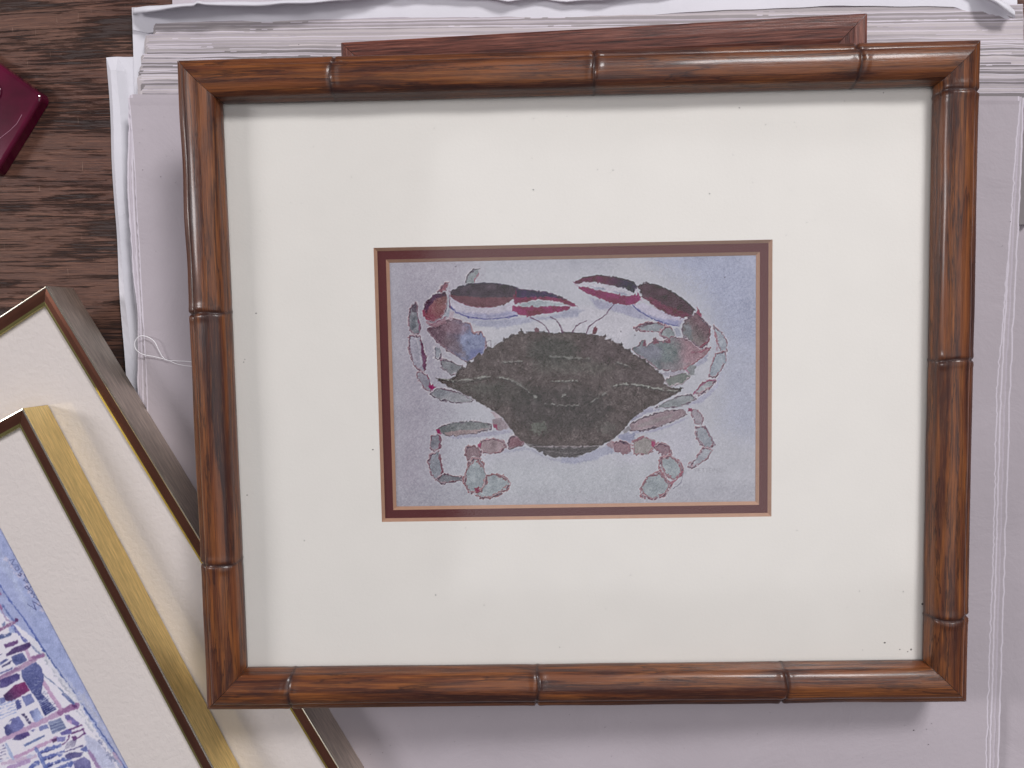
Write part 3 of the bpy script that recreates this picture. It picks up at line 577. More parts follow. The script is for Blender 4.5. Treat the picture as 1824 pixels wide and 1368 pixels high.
    c.poly(B_((960, 790), (1010, 790), (1020, 850), (985, 870)), (150, 156, 176), .8)
    seg(B_((1060, 720), (1150, 660), (1212, 720), (1270, 780), (1272, 850), (1240, 930), (1190, 952), (1110, 900), (1042, 850), (1030, 780)), (118, 112, 114), (96, 66, 88), 1.8, fill2=(104, 76, 88), ax=(B_((1080, 850))[0], B_((1200, 740))[0]), mott=9)
    c.poly(B_((1040, 780), (1080, 740), (1120, 800), (1110, 880), (1050, 850)), (116, 128, 138), .7, 2, 3); c.stroke(B_((1270, 800), (1262, 900), (1190, 950)), 2.2, (126, 52, 76), .8)
    c.poly(B_((1155, 660), (1165, 610), (1205, 700), (1180, 690)), (140, 52, 82), .85); c.poly(B_((1155, 1110), (1100, 1100), (1070, 1150), (1090, 1200), (1135, 1190), (1140, 1140)), (124, 130, 136), .9); c.stroke(B_((1070, 1155), (1090, 1170)), 4, (160, 100, 134), .9)
    seg(B_((878, 1240), (950, 1192), (1060, 1170), (1100, 1198), (1040, 1262), (920, 1285)), (112, 120, 118), (180, 180, 186), 1.4)
    c.poly(B_((812, 1165), (860, 1170), (1060, 1150), (1040, 1175), (900, 1200)), (150, 148, 166), .8)
    c.poly(B_((610, 590), (700, 575), (760, 600), (860, 650), (960, 690), (1055, 705), (1012, 770), (900, 752), (780, 712), (680, 652)), (176, 174, 196), 1, .7); c.poly(B_((640, 620), (800, 700), (1020, 730), (1000, 770), (880, 745), (760, 700)), (128, 134, 180), .75, 1, 2.5)
    c.stroke(B_((612, 592), (660, 640), (780, 712), (900, 752), (1005, 772)), 2.2, (66, 72, 142), .85)
    c.poly(B_((650, 430), (720, 400), (820, 420), (950, 480), (1060, 560), (1140, 640), (1100, 692), (1040, 702), (940, 682), (850, 640), (760, 572), (690, 520)), (78, 54, 68), 1, 1.1)
    c.poly(B_((700, 530), (780, 530), (900, 600), (1050, 650), (1110, 680), (1040, 702), (940, 684), (850, 642), (760, 575)), (112, 46, 76), .85, 1.4, 1.6); c.stroke(B_((650, 430), (720, 400), (820, 420), (950, 480), (1060, 560), (1140, 635)), 2.2, (52, 34, 46), .8)
    c.stroke(B_((640, 440), (650, 500), (690, 560)), 2.2, (176, 164, 186), .8)
    c.poly(B_((105, 400), (140, 432), (230, 440), (350, 470), (480, 500), (600, 520), (660, 490), (682, 540), (640, 580), (560, 592), (420, 572), (280, 520), (180, 470)), (132, 40, 94), 1, 1.1); c.poly(B_((300, 500), (400, 510), (540, 545), (560, 585), (420, 570)), (112, 28, 74), .6, 1.5, 2)
    c.poly(B_((128, 412), (250, 402), (400, 418), (520, 455), (620, 492), (600, 520), (480, 500), (350, 472), (230, 442)), (178, 178, 192), 1, .8); c.poly(B_((250, 430), (330, 440), (380, 462), (300, 462)), (138, 146, 168), .8); c.poly(B_((440, 470), (560, 490), (560, 512), (460, 492)), (140, 146, 170), .7)
    c.poly(B_((103, 395), (180, 360), (300, 335), (450, 350), (560, 375), (630, 400), (642, 440), (620, 490), (540, 450), (400, 415), (300, 400), (200, 396), (130, 412)), (98, 30, 72), 1, 1, .8, (54, 40, 72), (B_((380, 380))[0], B_((560, 390))[0])); c.stroke(B_((180, 360), (300, 336), (450, 350), (600, 390)), 1.6, (62, 22, 52), .8)
    # ---- carapace
    body = A_((600, 1215), (700, 1228), (770, 1205), (790, 1165), (828, 1122), (862, 1132), (882, 1072), (918, 1086), (945, 1040), (975, 1003), (1008, 1028), (1020, 985), (1050, 950), (1090, 957), (1130, 925), (1178, 905), (1190, 873), (1228, 880), (1250, 845), (1300, 840), (1335, 798), (1360, 836), (1420, 824), (1500, 820), (1600, 835), (1700, 826), (1824, 830)) \
        + B_((100, 828), (210, 838), (300, 848), (352, 860), (372, 845), (380, 888), (420, 888), (460, 915), (512, 922), (540, 965), (582, 975), (620, 1015), (670, 1040), (720, 1060), (740, 1095), (790, 1125), (820, 1165), (862, 1190), (886, 1230), (872, 1262), (940, 1300)) \
        + D_((1045, 150), (1000, 192), (950, 217), (890, 245), (820, 285), (740, 312), (690, 355), (630, 390), (590, 430), (560, 478), (510, 530), (450, 580), (400, 612), (340, 640), (200, 648), (0, 652)) \
        + C_((1500, 642), (1372, 626), (1340, 600), (1280, 545), (1230, 480), (1200, 430), (1160, 390), (1100, 345), (1040, 310), (960, 265), (930, 240), (850, 205), (770, 165), (700, 130), (640, 95))
    flap = C_((1372, 628), (1450, 668), (1540, 720), (1620, 742), (1824, 745)) + D_((130, 742), (182, 715), (292, 678), (330, 645), (0, 640)) + C_((1500, 635),)
    c.poly(flap, (86, 82, 86), 1, .9, .8, mott=6)
    c.stroke(body, 4, (184, 182, 190), .35, 1, .6, True)
    c.poly(body, (86, 76, 77), 1, .9, .8, mott=4, dark=9)
    def blot(cx, cy, rx, ry, col, a, soft=9):
        pts = [(cx + rx * math.cos(t), cy + ry * math.sin(t)) for t in np.linspace(0, 2 * math.pi, 14)[:-1]]; c.poly(pts, col, a, 4, soft, mott=2)
    keep = c.c.copy(); bm = crab_mask(c, body)[..., None]
    blot(1090, 620, 60, 28, (88, 74, 80), .55); blot(1150, 672, 55, 20, (88, 76, 80), .6); blot(870, 640, 50, 22, (86, 76, 78), .5); blot(985, 625, 45, 25, (70, 72, 70), .7); blot(1000, 730, 90, 40, (66, 62, 64), .6); blot(900, 700, 60, 20, (74, 74, 72), .5)
    blot(1020, 655, 70, 10, (92, 95, 90), .5); blot(960, 762, 14, 11, (104, 112, 104), .7, 4); blot(1080, 762, 16, 9, (98, 98, 96), .55, 4); blot(850, 690, 50, 8, (88, 90, 86), .5, 5)
    c.c = c.c * bm + keep * (1 - bm); bm = bm[..., 0]
    c.c += ((c.n5 * 5 + c.n1 * 4 + c.n3 * 2.5 + np.clip(c.n2 * c.n1, 0, 2) * 5) * bm)[..., None] * np.array([1, .97, .98])
    LT = (160, 166, 160)
    for pts, w, a in ((A_((640, 1222), (760, 1235), (900, 1230), (1010, 1206), (1130, 1205), (1220, 1222)), 1.8, .7), (A_((700, 1238), (850, 1250), (1000, 1220)), 1, .4), (A_((1600, 1240), (1824, 1240)) + B_((100, 1240),), 1.7, .8), (A_((1190, 1082), (1260, 1078), (1345, 1068)), 1.6, .6),
                      (A_((1580, 1030), (1700, 1035), (1824, 1047)) + B_((240, 1050),), 3.4, .42), (B_((480, 1080), (540, 1100), (600, 1125)), 2.6, .5), (D_((450, 132), (540, 112), (640, 118), (760, 142), (860, 165), (1010, 176)), 2.2, .75), (D_((640, 125), (760, 138), (870, 162)), 1.1, .9),
                      (C_((1220, 70), (1300, 105), (1400, 178), (1500, 248)), 2.2, .45), (C_((1400, 185), (1490, 248)), 2.8, .6), (C_((1530, 282), (1640, 292), (1750, 300), (1824, 302)) + D_((60, 296),), 1.5, .5), (D_((380, 195), (320, 232), (250, 268)), 2, .45), (D_((0, 230), (36, 205)), 1.2, .6), (C_((1690, 225), (1715, 210)), 1.2, .6)):
        c.stroke([(x, y + 2.2) for x, y in pts], w * 2.2, (58, 56, 58), .45, 1.2, .5); c.stroke(pts, w * 2.6, (116, 120, 116), .35 * a, 1.4, .6); c.stroke(pts, w, LT, a, .8, .6)
    c.stroke(C_((1430, 650), (1560, 652), (1700, 645), (1824, 650)) + D_((150, 650), (300, 645)), 1.6, (156, 146, 154), .85, .6, .4); c.stroke(C_((1560, 690), (1700, 708), (1824, 705)) + D_((160, 700),), 1.3, (134, 126, 132), .6)
    c.stroke(C_((1500, 670), (1650, 680), (1824, 682)) + D_((250, 672),), 1.3, (60, 56, 60), .8)
    c.stroke(A_((1380, 822), (1500, 818), (1620, 836), (1700, 830), (1824, 830)) + B_((210, 838),), 1.6, (52, 50, 54), .8, .5, .3)
    for (x, y) in ((795, 1150), (830, 1118), (880, 1070), (975, 1000), (1050, 945), (1190, 872), (1250, 842), (1335, 796)): p = A_((x, y))[0]; c.poly([(p[0] - 3, p[1] + 5), (p[0], p[1] - 1), (p[0] + 4, p[1] + 4)], (68, 60, 66), .8)
    for (x, y) in ((420, 880), (512, 918), (582, 968), (670, 1032), (740, 1085), (820, 1150), (372, 845)): p = B_((x, y))[0]; c.poly([(p[0] - 4, p[1] + 4), (p[0] + 1, p[1] - 2), (p[0] + 3, p[1] + 5)], (70, 60, 68), .8)
    # antennae, eyes
    AN = (96, 62, 92)
    c.stroke(E_((700, 45), (820, 95), (910, 160), (955, 220), (990, 275)), 1.9, AN, .85, .4, .3); c.stroke(E_((1000, 40), (1075, 75), (1140, 160), (1180, 270)), 2.2, AN, .85, .4, .3)
    c.stroke(E_((1320, 270), (1370, 180), (1430, 135), (1530, 98)), 2.0, AN, .85, .4, .3); c.stroke(E_((1530, 280), (1560, 190), (1650, 110), (1760, 50), (1824, 0)) + B_((400, 640), (452, 582)), 1.8, AN, .85, .4, .3)
    c.poly(E_((755, 215), (795, 190), (838, 215), (825, 262), (775, 262)), (108, 70, 84), .9, .5); c.poly(E_((1618, 292), (1632, 200), (1670, 178), (1702, 215), (1668, 288)), (104, 34, 62), .95, .5)
    c.stroke(A_((1040, 905), (1075, 895), (1080, 950)), 1.2, (110, 104, 116), .7); c.stroke(A_((1100, 950), (1115, 915), (1135, 930)), 1, (120, 112, 124), .6)
    # faint pencilled name, lower right
    x = 1238
    G = {'P': [[(0, 1), (0, 0), (.6, 0), (.6, .5), (0, .5)]], 'E': [[(.6, 0), (0, 0), (0, 1), (.6, 1)], [(0, .5), (.5, .5)]], 'T': [[(0, 0), (.7, 0)], [(.35, 0), (.35, 1)]], 'R': [[(0, 1), (0, 0), (.6, 0), (.6, .5), (0, .5), (.6, 1)]],
         'S': [[(.6, 0), (0, .1), (0, .45), (.6, .55), (.6, .9), (0, 1)]], 'O': [[(0, 0), (.6, 0), (.6, 1), (0, 1), (0, 0)]], 'N': [[(0, 1), (0, 0), (.6, 1), (.6, 0)]]}
    for ch in 'PETTERSON':
        for st in G[ch]: c.stroke([(x + a * 6, 834.5 + b * 6.5) for a, b in st], 1.1, (146, 147, 158), .6, .3, .4)
        x += 6.3
    for (a, b) in ((1106, 590), (1131, 597), (1291, 494), (812, 475)): c.poly([(a - 1, b - 1), (a + 1, b - 1), (a + 1, b + 1), (a - 1, b + 1)], (90, 84, 96), .8, .2)
def crab_mask(c, pts):
    pts = np.array(pts); ins = np.zeros(c.X.shape, bool)
    for k in range(len(pts)):
        xa, ya = pts[k]; xb, yb = pts[(k + 1) % len(pts)]
        if ya != yb: ins ^= ((ya > c.Y) != (yb > c.Y)) & (c.X < (xb - xa) * (c.Y - ya) / (yb - ya) + xa)
    return ins.astype(float)
paint_crab(crab)
crab.c = crab.c * .80 + crab.c.mean(2, keepdims=True) * np.array([.200, .196, .204])
crab.c = crab.c + (crab.c - (crab.c + np.roll(crab.c, 2, 0) + np.roll(crab.c, -2, 0) + np.roll(crab.c, 2, 1) + np.roll(crab.c, -2, 1)) / 5) * .7     # crisper pigment edges

# ------------------------------------------------------------------ the street watercolour
VEIL2 = np.array([.012, .012, .012]); GAIN2 = 1.15
city = Canvas(0, 925, 260, 1380, (226, 220, 236), 8)
def F_(*q): return [(x / 6.0, 1140 + y / 6.0) for x, y in q]
def G_(*q): return [(x / 6.22, 930 + y / 6.22) for x, y in q]
def paint_city(c):
    BL = (164, 172, 216); BL2 = (110, 118, 186); DB = (74, 80, 150); NV = (58, 54, 112); PU = (92, 52, 118); PK = (176, 140, 180); PK2 = (200, 170, 200); GY = (176, 178, 196)
    # sky band beside the mat
    c.poly(G_((-20, 0), (30, 75), (730, 1380)) + F_((640, 0), (1440, 1400), (1300, 1400), (900, 760), (380, 0), (0, -300), (-20, -500)), BL, 1, 1, 1, mott=4)
    c.poly(G_((0, 110), (200, 430), (480, 900), (640, 1200)) + F_((900, 450), (700, 380), (450, 60)) + G_((250, 820), (60, 520), (0, 420)), (158, 168, 214), .8, 2, 5, mott=5)
    c.poly(G_((0, 300), (110, 480), (320, 900), (420, 1060), (300, 960), (120, 640), (0, 480)), (176, 184, 220), .8, 2, 4)
    c.poly(F_((900, 560), (1300, 1250), (1300, 1368), (1150, 1050), (850, 620)), (184, 184, 206), .8, 2, 4); c.stroke(F_((480, 130), (700, 420), (900, 640)), 5, (190, 192, 216), .7, 2)
    c.stroke(G_((60, 360), (150, 520), (280, 620), (330, 780), (480, 990)), 5, (224, 204, 214), .45, 2, .8)
    c.stroke(F_((380, -20), (560, 240), (760, 520), (960, 810), (1180, 1130), (1340, 1368)), 2.8, (72, 90, 160), 1, .6, .25); c.stroke(G_((0, 700), (100, 860), (260, 1060), (460, 1368)), 2.6, (84, 100, 176), .9, .6, .3)
    c.stroke(F_((330, 0), (520, 250), (700, 480), (870, 720)), 9, (214, 212, 224), .9, 1); c.stroke(F_((420, 130), (600, 380), (730, 560)), 5, (166, 168, 186), .6, 1.4, .9); c.stroke(F_((860, 760), (1000, 950), (1150, 1150), (1300, 1368)), 6, (170, 172, 190), .6, 1.4, .8)
    c.stroke(F_((840, 740), (1010, 960), (1200, 1230)), 3, (226, 222, 232), .9, 1)
    c.poly(F_((900, 1000), (1050, 1080), (1250, 1368), (1060, 1368), (940, 1180)), (178, 182, 216), .8, 1, 2); c.stroke(F_((1070, 1080), (1140, 1200), (1230, 1290)), 5, (126, 132, 172), .8, 1.6, .8); c.stroke(F_((950, 1190), (1060, 1368)), 6, (150, 116, 168), .85, 1); c.stroke(F_((1220, 1210), (1300, 1330)), 5, (190, 160, 190), .8, 1)
    # pink mooring bars
    def bar(a, b, w, col): c.stroke(F_(a, b), w, col, .95, .7, .12)
    bar((-20, 430), (450, 160), 7.5, (176, 142, 178)); bar((-20, 410), (200, 300), 5, (150, 116, 160)); bar((330, 200), (450, 165), 7, (146, 100, 150))
    bar((-20, 1090), (660, 770), 9, (186, 150, 190)); bar((640, 770), (815, 700), 10.5, (148, 100, 152)); c.poly(F_((770, 680), (815, 690), (820, 720), (790, 730)), (92, 50, 112), .8)
    bar((160, 1260), (600, 1050), 6, (190, 150, 192)); bar((30, 1320), (380, 1240), 7, (200, 176, 206)); bar((430, 400), (650, 740), 6.5, (190, 150, 190)); bar((280, 110), (320, 190), 6, (196, 160, 196)); bar((100, 1368), (300, 1290), 9, (176, 146, 196))
    c.stroke(G_((0, 1190), (120, 1130), (200, 1080)), 5, (140, 96, 140), .95, .6, .2); c.poly(G_((170, 1060), (210, 1070), (200, 1105), (165, 1100)), (92, 50, 106), .8)
    c.stroke(G_((30, 920), (100, 1030), (160, 1090)), 4, (96, 110, 172), .9); c.stroke(G_((20, 980), (70, 1080), (130, 1110)), 3, (170, 146, 186), .9); c.stroke(G_((0, 920), (20, 960)), 4, (150, 90, 140), .8); c.stroke(G_((0, 780), (10, 800)), 4, (150, 90, 140), .8)
    c.stroke(G_((140, 1160), (240, 1270), (330, 1368)), 4.5, (86, 92, 168), .9, .8, .4); c.stroke(F_((320, 40), (400, 130), (440, 150)), 3, (120, 130, 176), .8); c.stroke(G_((0, 1280), (110, 1240)), 6, (70, 84, 140), .9); c.poly(G_((20, 1130), (50, 1100), (60, 1130), (30, 1160)), (96, 110, 160), .8); c.poly(G_((90, 1170), (150, 1150), (170, 1220), (110, 1230)), (150, 164, 212), .8)
    # hulls and shadows
    def blob(pts, col, col2=None, ax=None, a=.96): c.poly(F_(*pts), tuple(.86 * v + 24 for v in col), a, .5, .6, col2, ax, mott=7, dark=8)
    blob([(40, 50), (190, 0), (190, 40), (60, 90)], PU); blob([(150, 80), (320, 20), (330, 60), (200, 130), (70, 175), (70, 150)], (70, 46, 108)); blob([(215, 120), (325, 62), (318, 80), (225, 128)], PU)
    blob([(120, 175), (240, 135), (290, 210), (270, 235), (170, 275), (130, 230)], (84, 92, 160)); blob([(0, 240), (70, 195), (90, 210), (0, 275)], DB); blob([(15, 280), (125, 220), (110, 250), (20, 295)], NV); blob([(0, 150), (25, 145), (0, 165)], NV); blob([(0, 350), (140, 290), (130, 310), (0, 370)], (96, 100, 168))
    blob([(0, 425), (180, 355), (215, 370), (210, 420), (60, 505), (0, 515)], (74, 62, 136)); blob([(40, 590), (160, 480), (260, 450), (320, 540), (190, 620), (100, 660), (50, 640)], (66, 36, 88), (130, 50, 110), (F_((100, 640))[0], F_((220, 480))[0]))
    blob([(0, 620), (50, 615), (60, 660), (0, 690)], BL2)
    blob([(230, 320), (380, 230), (440, 290), (470, 400), (440, 560), (600, 740), (480, 810), (400, 640), (300, 500), (230, 400)], (88, 96, 164), (60, 66, 128), (F_((330, 300))[0], F_((520, 700))[0]))
    rr = np.random.default_rng(4)
    for k in range(60):
        t = rr.uniform(0, 1); x = 270 + t * 260 + rr.uniform(-60, 60); y = 300 + t * 430 + rr.uniform(-30, 60); c.stroke(F_((x, y), (x + rr.uniform(10, 60), y + rr.uniform(-30, 10))), .8, (190, 196, 226) if k % 2 else (50, 56, 116), .7, .5, .5)
    for k in range(9): c.stroke(F_((400 + k * 14, 660 + k * 17), (500 + k * 12, 610 + k * 17)), 1.3, (186, 190, 224), .8, .4)
    blob([(230, 610), (330, 570), (370, 660), (280, 710)], BL2); blob([(160, 660), (200, 630), (230, 720), (190, 745)], DB); blob([(310, 770), (400, 725), (465, 830), (380, 885)], (106, 116, 184), (160, 170, 216), (F_((320, 800))[0], F_((440, 780))[0]))
    for k in range(5): c.stroke(F_((0, 700 + k * 36), (90, 670 + k * 34), (170, 640 + k * 34)), 2.2, (150, 164, 214), .85, .8, .5)
    for k in range(4): c.stroke(F_((160 + k * 8, 680 + k * 22), (225, 650 + k * 24)), 1.4, (84, 88, 160), .8, .4)
    for k in range(4): c.poly(F_((232 + k * 22, 790 + k * 28), (262 + k * 22, 780 + k * 28), (270 + k * 22, 806 + k * 28), (245 + k * 22, 815 + k * 28)), (52, 44, 92), .9, .5)
    blob([(45, 930), (110, 850), (200, 815), (265, 910), (240, 950), (80, 1025), (55, 1000)], (62, 62, 130), (120, 124, 188), (F_((70, 980))[0], F_((200, 900))[0])); c.poly(F_((60, 900), (110, 910), (125, 860), (95, 870)), (226, 222, 236), .95); blob([(130, 1070), (170, 1020), (300, 975), (320, 1020), (220, 1070)], (66, 60, 126), (104, 80, 150), (F_((150, 1060))[0], F_((300, 990))[0]))
    blob([(410, 930), (510, 900), (515, 940), (425, 975)], BL2); c.poly(F_((330, 970), (370, 955), (360, 985)), DB, .9, .5); blob([(250, 1120), (480, 1010), (470, 1035), (270, 1140)], (84, 104, 170))
    blob([(515, 880), (650, 830), (710, 940), (560, 1005)], (120, 132, 180));
    for k in range(6): c.stroke(F_((530 + k * 6, 905 + k * 15), (660 + k * 8, 860 + k * 14)), .9, (60, 64, 118) if k % 2 else (196, 200, 222), .8, .4)
    blob([(690, 800), (740, 800), (850, 890), (830, 930), (770, 900), (700, 840)], (104, 90, 168)); blob([(640, 990), (700, 960), (760, 950), (770, 1000), (660, 1020)], (100, 90, 172)); c.poly(F_((700, 850), (770, 860), (770, 900), (740, 890)), (200, 160, 200), .8)
    for (p, q) in (((740, 960), (870, 910)), ((770, 1000), (890, 950)), ((810, 1060), (910, 1000)), ((880, 950), (905, 1000))): c.stroke(F_(p, q), 2.6, (92, 44, 110), .9, .5, .2)
    blob([(760, 1040), (800, 1020), (830, 1050), (790, 1080)], (110, 60, 130)); c.stroke(F_((670, 1120), (730, 1060), (740, 1020)), 2.6, (92, 48, 112), .9, .5); blob([(550, 1070), (610, 1040), (640, 1060), (570, 1100)], (78, 40, 96)); blob([(600, 1040), (700, 1030), (690, 1080), (620, 1090)], (120, 116, 190))
    for k in range(7): c.stroke(F_((690 + k * 4, 1170 - k * 12), (800 + k * 3, 1130 - k * 12)), .9, (70, 62, 110), .75, .4)
    c.stroke(F_((690, 1200), (880, 1130)), 3, (60, 50, 110), .85)
    for (a, b, w) in (((440, 1200), (640, 1130), 7), ((470, 1275), (680, 1190), 8), ((500, 1350), (760, 1250), 7), ((600, 1380), (760, 1320), 8), ((330, 1368), (400, 1320), 8)): c.stroke(F_(a, b), w, (86, 100, 176), .92, .8, .3)
    for (a, b) in (((440, 1210), (560, 1170)), ((470, 1285), (600, 1240)), ((500, 1356), (640, 1300))): c.stroke(F_(a, b), 2.4, (52, 50, 112), .8, .6)
    c.stroke(F_((385, 1170), (450, 1280), (490, 1368)), 7, (100, 116, 186), .9, .6, .2); blob([(690, 1230), (760, 1200), (900, 1200), (860, 1250), (720, 1275)], (82, 76, 140)); blob([(780, 1300), (900, 1250), (960, 1290), (980, 1380), (800, 1380)], (110, 106, 172)); blob([(860, 1160), (920, 1130), (950, 1200), (900, 1200)], (90, 100, 176)); c.poly(F_((880, 1210), (930, 1190), (950, 1240), (900, 1250)), (226, 222, 236), .8, 1)
    c.stroke(F_((60, 1110), (100, 1190), (140, 1270)), 4.5, (150, 168, 214), .85, .8, .3)
    for k in range(5): c.stroke(F_((0, 1140 + k * 34), (50 + k * 5, 1120 + k * 34)), 1.6, (92, 84, 140), .8, .6, .6)
    c.stroke(F_((0, 1300), (90, 1260)), 2, (150, 164, 208), .8); c.stroke(F_((300, 1250), (370, 1230)), 5, (190, 196, 226), .8)
    c.stroke(F_((460, 370), (560, 450), (640, 520), (800, 680)), 2.2, (108, 124, 164), .9, .6, .3); c.stroke(F_((670, 580), (790, 680)), 3.2, (84, 98, 160), .9, .5, .2); c.c += (c.n5 * 3)[..., None]
    # the written name along the mat
    IK = (58, 62, 116)
    for st in (((105, 425), (160, 412), (130, 470), (200, 478)), ((170, 500), (200, 490), (215, 520), (185, 540), (168, 520), (170, 500)), ((240, 540), (215, 560), (240, 575), (225, 595), (200, 580)), ((270, 580), (285, 620), (262, 640), (300, 672), (320, 668), (290, 640)), ((355, 700), (320, 740), (300, 705), (275, 722), (330, 760)),
               ((330, 740), (365, 775), (340, 790), (385, 800), (370, 835), (395, 840)), ((305, 908), (402, 972), (360, 875)), ((395, 845), (440, 878)), ((360, 875), (480, 950))):
        c.stroke(G_(*st), 1.25, IK, .9, .3, .25)
paint_city(city)
city.c = city.c * .86 + city.c.mean(2, keepdims=True) * .14


# ------------------------------------------------------------------ bamboo picture frame
TB = np.eye(4); TB[:3, :3] = TILT; TB[:3, 3] = (0, 0, ZC)
bf = empty('bamboo_picture_frame', TB)
tag(bf, 'stained bamboo picture frame holding the crab watercolour in a cream mat', 'picture frame')
OW, OH, MW = .343, .2826, .0200
FW, FH = OW + 2 * MW, OH + 2 * MW
bprof = [(0, -.0045), (0, .0030), (.0001, .0056), (.0005, .0063), (.0012, .0068), (.0026, .0078), (.0036, .0083), (.0040, .0082)]
for k in range(1, 18):
    a = math.pi * k / 18.; bprof.append((.0116 - .0076 * math.cos(a), .0082 + .0048 * math.sin(a) ** .8 - .0012 * max(0, -math.cos(a))))
bprof += [(.0192, .0064), (.0197, .0048), (.0200, .0030), (.0200, .0014), (.0160, .0012), (.0150, -.0045)]
nodes_px = {0: [(590, 138), (1058, 125), (1530, 112)], 1: [(1706, 160), (1697, 641), (1690, 1102)], 2: [(1400, 1215), (958, 1220), (517, 1224)], 3: [(397, 1006), (372, 558)]}
def local_at(px, py, zl=.010):
    d = TILT.T @ (CR @ np.array([(px - 912) / FPX, -(py - 684) / FPX, -1.])); c = TILT.T @ (CP - np.array([0, 0, ZC]))
    t = (zl - c[2]) / d[2]; return c + d * t
for side in range(4):
    L = FW if side in (0, 2) else FH
    pos = []
    for p in nodes_px[side]:
        q = local_at(*p); pos.append({0: q[0] + L / 2, 1: L / 2 - q[1], 2: L / 2 - q[0], 3: q[1] + L / 2}[side])
    pos = sorted(pos); rr = np.random.default_rng(20 + side); sl = rr.uniform(-.0012, .0012, len(pos)); ph = rr.uniform(0, 6, len(pos)); st = rr.uniform(.8, 1.25, len(pos))
    kn = np.random.default_rng(70 + side).normal(0, 1, (60, 7))
    def disp(s, v, k, pos=pos, sl=sl, ph=ph, st=st, kn=kn, L=L):
        dz = do = nd = 0.0; sg = sum(1 for p in pos if s > p) * 5.3
        if k == 0 or k >= len(bprof) - 2: return 0, 0, 0, sg
        inner = min(1, max(0, (v - .08) / .08)) * (1 if v < .78 else max(0, (.9 - v) / .12))
        for j, p in enumerate(pos):
            x = s - p - sl[j] * (v - .5) * 2.2 - .0004 * math.sin(v * 16 + ph[j]) - .0011 * (v - .5) ** 2 * 3
            g = math.exp(-(x / .00062) ** 2) * st[j]; r1 = math.exp(-((x - .0023) / .0016) ** 2); r2 = math.exp(-((x + .0022) / .0017) ** 2)
            dz += (-.00070 * g + .00034 * r1 + .00026 * r2) * (.35 + .65 * inner); do += .00075 * g * (1 if k < 6 else 0)
            nd = max(nd, min(1, .72 * math.exp(-(x / .0007) ** 2) + .50 * math.exp(-(x / .0042) ** 2) * (.7 + .5 * math.sin(v * 23 + ph[j] * 2))))
        u = s / L * 13; i = int(u); f = u - i; f = f * f * (3 - 2 * f); q = v * 5; jj = int(q); g2 = q - jj
        nv = (kn[i, jj] * (1 - f) + kn[i + 1, jj] * f) * (1 - g2) + (kn[i, jj + 1] * (1 - f) + kn[i + 1, jj + 1] * f) * g2
        dz += .00030 * nv * inner
        return do, dz, nd * (1 if v < .8 else .6), sg
    rail('frame_rail', bprof, L, side, FW, FH, [MBAM], [0] * len(bprof), bf, step=.0006, disp=disp, seed=side + 1)
wx, wy, ww, wh = -.0022, .0017, .1964, .1377
bv = .0015
mb = window_board('mat_board', OW / 2 + .004, OH / 2 + .004, wx - ww / 2, wx + ww / 2, wy - wh / 2, wy + wh / 2, bv, 0, .0014, MMAT, MBEV, bf)
q = bv + .0042
mi = window_board('inner_mat', OW / 2 - .03, OH / 2 - .03, wx - ww / 2 + q, wx + ww / 2 - q, wy - wh / 2 + q, wy + wh / 2 - q, bv, -.0015, .0013, MBURG, MBEV, bf)
q2 = q + bv - .001
MP = mat_vcol('watercolour_paper', .35, .0003)
painted_sheet('painting', wx - ww / 2 + q2, wx + ww / 2 - q2, wy - wh / 2 + q2, wy + wh / 2 - q2, -.0029, 690, 480, TB, crab, MP, bf, VEIL, GAIN)
slab('backing_board', -OW / 2 - .004, OW / 2 + .004, -OH / 2 - .004, OH / 2 + .004, -.0044, -.0032, MBACK, MBACK, bf)
gp = slab('glass_pane', -OW / 2 - .003, OW / 2 + .003, -OH / 2 - .003, OH / 2 + .003, .0002, .0011, MGLASS, MCLR, bf)
# dust on the mat: specks drawn where the photograph shows them plus a few more
sp = [(950, 338, 1.6), (951, 211, 1), (948, 282, .8), (1010, 207, .8), (1092, 303, 1.4), (1087, 308, .8), (1317, 192, 1.2), (1364, 222, 1), (1264, 345, 1.4), (1415, 218, 1.2), (1419, 226, 1.2), (1306, 276, 1), (456, 558, 1.6), (436, 640, 1), (434, 645, 1.4),
      (542, 963, 1.6), (664, 801, 1.6), (440, 882, 1.8), (480, 1023, 1), (1576, 1145, 2), (1603, 1157, 1.8), (1623, 1157, 3), (1617, 1161, 1.5), (1609, 1054, 1.4), (1434, 1049, 1), (1531, 1053, .9), (1537, 1158, 1), (1643, 1076, 3), (776, 1060, 1.6), (862, 1078, 1), (1123, 1025, 1.2), (1639, 502, 1), (1420, 945, 1.5), (1574, 165, 1.4), (1504, 180, 1)]
for _ in range(60): sp.append((random.uniform(460, 1630), random.choice([random.uniform(200, 420), random.uniform(940, 1160)]), random.uniform(.4, .9)))
V = []; F = []
for (x, y, r) in sp:
    c = local_at(x, y, .0001); r = r * .00016 + .00005; b = len(V); a0 = random.uniform(0, 3); el = random.uniform(.6, 1.6)
    for k in range(6): V.append((c[0] + r * el * math.cos(a0 + k * math.pi / 3), c[1] + r * math.sin(a0 + k * math.pi / 3), .00002))
    V.append((c[0], c[1], .00009)); F += [(b + k, b + (k + 1) % 6, b + 6) for k in range(6)]
o = mesh_obj('dust_specks', V, F, MDUST, bf); o["kind"] = "stuff"

